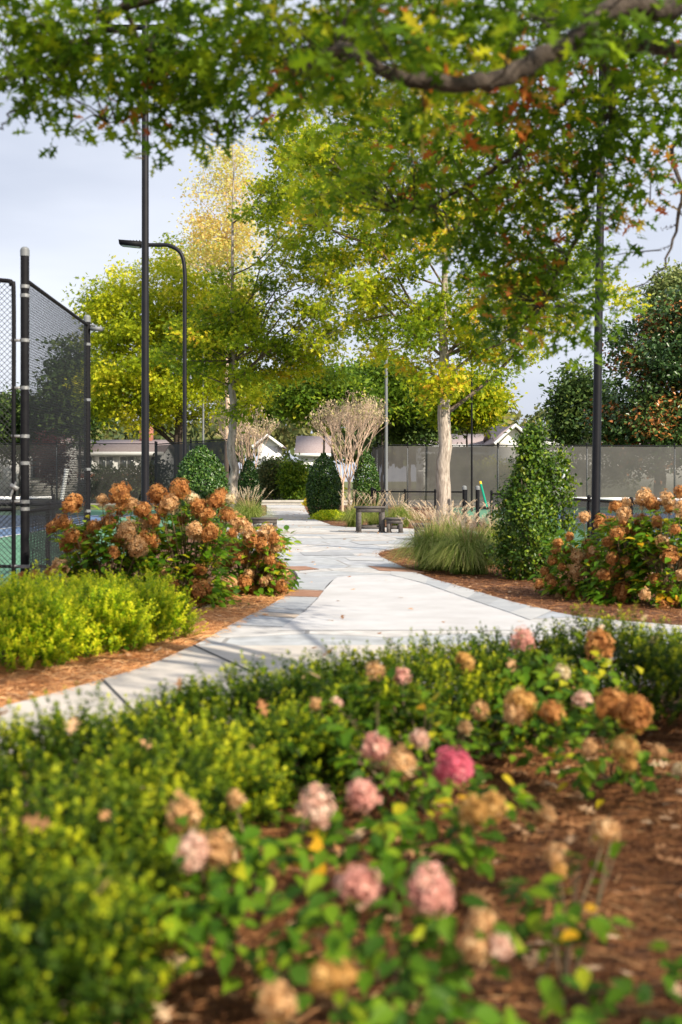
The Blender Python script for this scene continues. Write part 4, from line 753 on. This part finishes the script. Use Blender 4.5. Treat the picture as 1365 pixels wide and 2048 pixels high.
# ------------------------------------------------------------ FOUNTAIN GRASS
def fgrass(base, r, h, nb, npl, label, ps=1.0):
    t = thing('fountain_grass', label, 'ornamental grass', (*base[:2],0), 0, 'fountain grass clumps'); b = MB()
    a = rng.uniform(0,6.28,nb); out_ = r*(.25+1.15*rng.random(nb)**.6); hh = h*rng.uniform(.55,1.05,nb); s0 = rng.normal(0,r*.16,(nb,2)); tt = np.linspace(0,1,6)
    D = np.stack([np.cos(a),np.sin(a)],-1); side = np.stack([-np.sin(a),np.cos(a)],-1); V_ = []
    for q in tt:
        p2 = s0+D*(out_*q**1.25)[:,None]; z = hh*(1.95*q-1.2*q*q*(.62+.88*out_/r/1.4)); wd = .0055*(1-q*.9)
        for sg in (-1,1): V_.append(np.column_stack([p2+side*wd*sg, np.maximum(z,.0)]))
    V_ = np.array(V_).transpose(1,0,2).reshape(-1,3); f = np.array([[2*i,2*i+1,2*i+3,2*i+2] for i in range(5)]); fa = (f[None]+(np.arange(nb)*12)[:,None,None]).reshape(-1,4)
    b.add(V_, fa, np.repeat(rng.random(nb),12)*.66+np.tile(np.repeat(tt,2),nb)*.28); b.build('blades', 'grassblade', t)
    st = MB(); pl = MB()
    for i in range(npl):
        an = rng.uniform(0,6.28); o_ = r*rng.uniform(.1,1.0); zt = h*rng.uniform(.72,1.08); e = np.array([math.cos(an)*o_, math.sin(an)*o_, zt]); d = np.array([math.cos(an)*.5,math.sin(an)*.5,1]); d[0] += .1; d /= np.linalg.norm(d)
        st.tube(smooth_path([(0,0,.1),(e[0]*.4,e[1]*.4,zt*.6),e],6), .0022*ps, 3, cap=False)
        k = int(90); u_ = rng.random(k); ln = .2*ps*rng.uniform(.8,1.2); ax = e+d*ln*u_[:,None]+np.stack([np.cos(an)*.05*u_**2,np.sin(an)*.05*u_**2,-.04*u_**2],-1)
        Hd = rng.normal(0,.7,(k,3))+d*1.6; pl.leaves(ax, rng.normal(0,1,(k,3)), Hd, (.021*np.sin(np.pi*np.clip(u_*.9+.08,0,1))+.008)*(1+.25*(ps-1)), np.array([(0,0,0),(.5,.09,0),(1,0,0),(.5,-.09,0)]), [[0,1,2,3]], rng.random(k))
    st.build('stalks', 'plume', t); pl.build('plumes', 'plume', t)
for x, y, r, h, nb, npl, l_ in [(872,1140,.58,.84,3000,50,'fountain grass clump at the left of the pair beside the big oak trunk'),(938,1148,.58,.80,3200,60,'fountain grass clump between the oak trunk and the upright holly'),(985,1130,.45,.84,1800,26,'fountain grass clump pressed against the upright holly'),(905,1118,.5,.88,2000,30,'fountain grass clump behind the front pair at the oak')]:
    fgrass(G(x,y), r, h, nb, npl, l_)
for x, y, r, h, nb, npl, l_ in [(710,1054,.55,.8,1100,24,'fountain grass clump behind the left side of the table'),(750,1052,.5,.8,1000,22,'fountain grass clump seen through the table legs'),(800,1054,.6,.8,1200,24,'fountain grass clump behind the small bench'),(500,1048,.7,.95,1200,42,'fountain grass clump left of the far walk with dense pale plumes'),(478,1040,.6,.9,900,24,'fountain grass clump at the foot of the slender oak')]:
    fgrass(G(x,y), r, h, nb, npl, l_, 1.5)
# ------------------------------------------------------------ GROUND COVER
def needles(name, n, xr, yr, poly_out, ln, wd, zmax, lab, near=False):
    x = rng.uniform(*xr, n); y = rng.uniform(*yr, n); ok = ~inpoly(x+rng.normal(0,.045,n), y+rng.normal(0,.045,n), path_poly); x, y = x[ok], y[ok]; ip = inpoly(x, y, path_poly); m = len(x); a = rng.uniform(0,np.pi*2,m); a = np.where(rng.random(m) < .5, a, np.round(a/1.1)*1.1+.2); L_ = ln*rng.uniform(.5,1.2,m); k = rng.normal(0,.25,m)
    z = np.where(ip, .038, rng.uniform(.002, zmax, m)*rng.random(m)); tilt = rng.normal(0,.10,m)
    V_ = []
    for q in (-.5,0,.5):
        px = x+np.cos(a+k*q)*L_*q; py = y+np.sin(a+k*q)*L_*q; pz_ = np.maximum(z+tilt*L_*q+.01*(q==0), .001)
        for sg in (-1,1): V_.append(np.column_stack([px-np.sin(a)*wd*sg, py+np.cos(a)*wd*sg, pz_+.001*sg]))
    V_ = np.array(V_).transpose(1,0,2).reshape(-1,3); f = np.array([[0,1,3,2],[2,3,5,4]]); fa = (f[None]+(np.arange(m)*6)[:,None,None]).reshape(-1,4)
    b = MB(); b.add(V_, fa, np.repeat(np.clip(rng.beta(1.6,2.2,m)+.16*np.sin(x*3.1+1.7*np.sin(y*2.3))*np.sin(y*2.7+x),.01,1),6)); b.build(name, 'needle_bright' if 'orange' in lab else 'needle', kind='stuff', label=lab, cat='pine straw')
needles('pine_straw', 60000, (-1.6,3.2), (2.0,7.0), None, .17, .0014, .035, 'long rusty pine needles strewn over the foreground bed')
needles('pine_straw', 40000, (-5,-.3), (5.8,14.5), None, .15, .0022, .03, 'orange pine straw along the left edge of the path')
needles('pine_straw', 36000, (.3,6), (9.2,24), None, .16, .003, .03, 'dark reddish mulch straw in the bed right of the walk')
needles('pine_straw', 9000, (-2,5), (28,60), None, .25, .008, .03, 'mulch straw in the beds along the far walk')
def litter(name, n, xr, yr, lab, onpath=None, size=(.05,.11), zz=.03):
    x = rng.uniform(*xr, n); y = rng.uniform(*yr, n); ip = inpoly(x, y, path_poly)
    if onpath is not None: ok = ip == onpath; x, y, ip = x[ok], y[ok], ip[ok]
    m = len(x); P = np.column_stack([x, y, np.where(ip, .045, rng.uniform(.02,.05,m))]); b = MB()
    b.leaves(P, rng.normal(0,.3,(m,3))+[0,0,1], rng.normal(0,1,(m,3))*[1,1,.15], rng.uniform(*size,m), *OAKLEAF, np.clip(rng.random(m),.01,1)); b.build(name, 'litter', kind='stuff', label=lab, cat='fallen leaves')
litter('fallen_leaves', 620, (-1,3.4), (2.6,6.6), 'dry tan oak leaves lying on the foreground pine straw', False)
litter('fallen_leaves', 520, (-4.5,-.4), (6,13.5), 'dry oak leaves along the pine straw beside the sunlit boxwoods', False)
litter('fallen_leaves', 420, (.5,5), (9,22), 'small dry leaves scattered on the mulch right of the walk', False, (.03,.08))
litter('fallen_leaves', 380, (-3.5,4), (7,60), 'scattered brown leaves on the paving', True, (.06,.13))
# leaves caught on the hedge
P, O, s = hedge_pts(60, .98); b = MB(); b.leaves(P+[0,0,.12], rng.normal(0,.6,(60,3))+[0,-.3,1], rng.normal(0,1,(60,3)), rng.uniform(.05,.10,60), *OAKLEAF, rng.random(60)*.9+.05); b.build('caught_leaves', 'litter', kind='stuff', label='brown oak leaves caught on top of the foreground hedge', cat='fallen leaves')
# ------------------------------------------------------------ OVERHANGING OAK
T0 = np.array([3.1,4.6,0.]); ot = thing('oak_tree', 'near oak whose dark limbs and lobed leaves hang over the top of the view', 'tree', T0)
wd_ = MB(); nodes = []
def limb(pts, r0, r1, k=10, wob=.01, n=26):
    q = smooth_path(pts, n); q[1:-1] += rng.normal(0, wob, (len(q)-2,3)); wd_.tube(q, np.linspace(r0, r1, len(q))*(1+.06*rng.normal(0,1,len(q))), k); nodes.append(q); return q
limb([T0-[0,0,.05], T0+[0,0,1.5], T0+[-.05,0,3.0], T0+[.05,.1,4.8], T0+[.1,0,8]], .24, .07, 14)
Bk = T0+[-.05,0,2.6]
limb([Bk+[0,0,.2], W(1500,-20,5.2), W(1365,12,5.1), W(1230,18,5.0), W(1150,80,4.9), W(1050,135,4.8), W(960,165,4.75), W(850,165,4.75), W(760,135,4.8), W(690,95,4.9)], .056, .024, 12, .008, 54)
limb([Bk+[0,0,.1], W(1480,130,6.4), W(1330,95,6.6), W(1200,95,6.9), W(1100,130,7.3), W(1000,230,7.8)], .06, .016)
limb([T0+[0,0,3.2], (4.0,2.6,4.6), (4.9,.6,5.2), (5.6,-1.0,5.5), (6.0,-3.0,5.5)], .07, .02)  # unseen limb extended to carry the added leaf masses that shade the bed
limb([T0+[-.05,0,3.3], (1.8,5.4,4.6), (.6,5.8,4.5), W(430,-60,6), W(250,20,6.1), W(185,80,6.2), (W(110,125,6.3)), W(45,152,6.4), W(-60,165,6.5)], .045, .010)
limb([W(690,95,4.9), W(620,130,5.6), W(560,165,7.0), W(440,200,7.2)], .022, .006); limb([W(600,140,6.9), W(540,190,7.0), W(500,235,7.0), W(430,284,7.0)], .010, .003)
limb([W(1200,95,6.9), W(1230,230,8), W(1185,350,8.6), W(1165,450,8.9), W(1120,540,9.0), W(1085,610,9.1)], .03, .009)
limb([W(1150,180,7.5), W(1060,280,8), W(965,352,8.2), W(870,410,8.3), W(800,425,8.4)], .022, .006); limb([W(1230,230,8), W(1130,250,8.2), W(1040,300,8.4)], .02, .006)
limb([W(250,20,6.1), W(300,120,6.5), W(330,200,6.8), W(250,240,6.9), W(215,245,6.9)], .014, .004); limb([W(45,152,6.4), W(60,200,6.4), W(20,235,6.4), W(-10,260,6.4)], .01, .004)
limb([T0+[0,0,4.0], (2.2,6.5,5.3), (1.2,7.2,5.4), (-.6,7.5,5.5), (-2.0,7.6,5.2)], .055, .02); limb([T0+[0,0,4.5], (1.8,3.4,5.4), (.2,2.6,5.8), (-1.2,2.4,5.8)], .05, .02)
limb([T0+[0,0,3.0], (3.9,6.8,4.6), W(1385,250,9.3), W(1366,380,9.2), W(1352,460,9.1), W(1330,530,9.0), W(1290,568,9.0)], .03, .004)
for a_, b_ in (((1366,415),(1300,412)),((1356,450),(1322,456)),((1345,490),(1320,500)),((1360,430),(1385,400))): limb([W(*a_,9.1), W(*b_,9.1)], .004, .002, 4)
ND = np.vstack(nodes)
# foliage masses: column, row, depth, radius x px, radius y px, leaf count, red share, tint bias
OB = [(60,60,6.3,120,75,330,0,0),(180,110,6.4,110,75,330,0,.05),(60,170,6.5,70,45,120,0,0),(120,205,6.6,45,45,110,0,0),(300,90,6.6,100,90,360,0,0),(270,200,6.8,75,45,130,.04,0),(380,190,6.9,60,55,190,0,0),(400,90,6.4,100,80,340,0,0),
 (380,250,7.0,28,24,36,0,0),(215,250,7.0,25,15,14,.5,0),(500,60,6,110,70,320,0,.1),(520,150,6.8,80,45,200,0,.05),(620,60,5.6,100,70,300,.02,.15),(640,150,6.6,70,60,190,0,.1),(740,60,5.4,100,70,300,.04,.1),(450,215,7.0,40,25,50,0,0),
 (860,60,5.6,110,70,330,.03,.05),(760,200,7.4,70,45,150,0,-.05),(880,130,5.3,60,40,70,0,.35),(980,60,6,110,60,330,.02,0),(1100,50,6.6,110,60,330,.06,0),(1230,80,7,110,60,300,.05,0),(1340,60,7.2,60,60,160,0,0),
 (900,240,7.6,110,60,330,.16,.05),(990,250,7.6,60,50,130,.5,0),(1080,200,7.4,100,60,320,.02,.05),(1200,210,7.8,110,60,340,.04,0),(1330,190,8,70,70,240,.12,0),(1300,290,8.2,70,50,190,.30,0),(1330,345,8.3,50,40,90,.6,0),
 (720,370,8.6,100,55,330,0,.22),(800,330,8.4,80,60,260,.03,.15),(640,390,8.8,45,45,120,0,.2),(870,380,8.5,90,60,320,.03,.08),(800,450,8.7,70,45,200,0,.1),(980,350,8.5,100,60,340,.1,.05),(1100,300,8.3,100,70,380,.05,.02),(1200,310,8.4,80,70,300,.05,0),
 (940,480,8.9,80,60,300,0,0),(1050,430,8.8,100,70,380,.02,-.02),(1160,420,8.8,90,70,340,.03,-.02),(1240,390,8.7,35,35,80,.1,0),(1020,550,9.1,90,60,330,0,-.04),(1120,530,9.0,80,60,300,.02,-.04),(1200,500,9.0,40,55,120,0,0),(960,600,9.3,60,45,160,.02,-.02),(1060,640,9.2,80,45,200,.02,0),(1150,630,9.1,70,60,220,0,0),(1190,680,9.1,28,28,40,0,.05),(900,545,9.2,35,40,80,0,0),(1000,680,9.3,30,25,40,0,0)]
OB += [(720,120,4.7,60,45,70,0,.1),(870,165,4.8,60,40,60,.05,.35),(960,130,4.8,60,45,60,0,.1),(1070,120,4.9,50,50,60,.05,0),(1180,60,5.0,60,40,60,0,.1),(1300,40,5.1,60,40,60,0,0),(640,90,4.8,50,40,60,0,.15)]
lv = MB(); lr = MB()
for (x, y, d, rx, ry, cnt, red, tb) in OB:
    c = W(x, y, d); sx = rx*d/F; sz = ry*d/F; cnt = int(cnt*(.82 if y < 200 else .66))
    nsub = max(3, cnt//17); sub = unit(nsub)*(rng.random((nsub,1))**.5)*[sx,.8,sz]+c
    for si, p in enumerate(sub):
        j = (np.linalg.norm(ND-p,axis=1)).argmin(); a = ND[j]; 
        q = smooth_path([a, (a+p)/2+rng.normal(0,.04,3)+[0,0,.03], p], 6); wd_.tube(q, np.linspace(.006,.0022,len(q)), 4, cap=False)
        k = cnt//nsub+1; off = rng.normal(0,.095,(k,3)); P = p+off; O = off/.095
        args = (P, rng.normal(0,.55,(k,3))+[0,0,.75], O*.8+rng.normal(0,.5,(k,3))+[0,0,-.45], .115*rng.uniform(.7,1.2,k), *OAKLEAF)
        if si < red*.35*nsub: lr.leaves(*args, rng.random(k)*.98+.01)
        else: lv.leaves(*args, np.clip(rng.random(k)*.55+rng.random()*.35+tb, .01, 1))
# crown beyond the frame; masses behind the camera added to shade the bed
for c, sx, cnt in (((2.6,2.0,6.2),1.5,1200),((3.4,3.6,7.4),1.7,1400),((1.0,2.2,6.4),1.2,700),((4.6,5.2,6.5),1.6,1100),((2.4,6.0,6.6),1.5,900),((-.8,3.0,6.2),1.1,500),((4.8,2.2,5.4),1.3,900),((7.2,-1.9,5.8),1.2,450),((6.7,-3.1,5.5),1.2,600),((7.6,-3.3,5.4),1.2,500)):
    c = np.array(c); nsub = cnt//16; sub = unit(nsub)*(rng.random((nsub,1))**.45)*[sx,sx,sx*.55]+c
    for p in sub:
        k = 16; P = p+rng.normal(0,.15,(k,3)); lv.leaves(P, rng.normal(0,.5,(k,3))+[0,0,.8], rng.normal(0,1,(k,3))+[0,0,-.4], .125*rng.uniform(.7,1.2,k), *OAKLEAF, rng.random(k)*.7+.01)
        if rng.random() < .35: a = ND[(np.linalg.norm(ND-p,axis=1)).argmin()]; wd_.tube(smooth_path([a,(a+p)/2+rng.normal(0,.1,3),p],6), np.linspace(.012,.004,6), 4, cap=False)
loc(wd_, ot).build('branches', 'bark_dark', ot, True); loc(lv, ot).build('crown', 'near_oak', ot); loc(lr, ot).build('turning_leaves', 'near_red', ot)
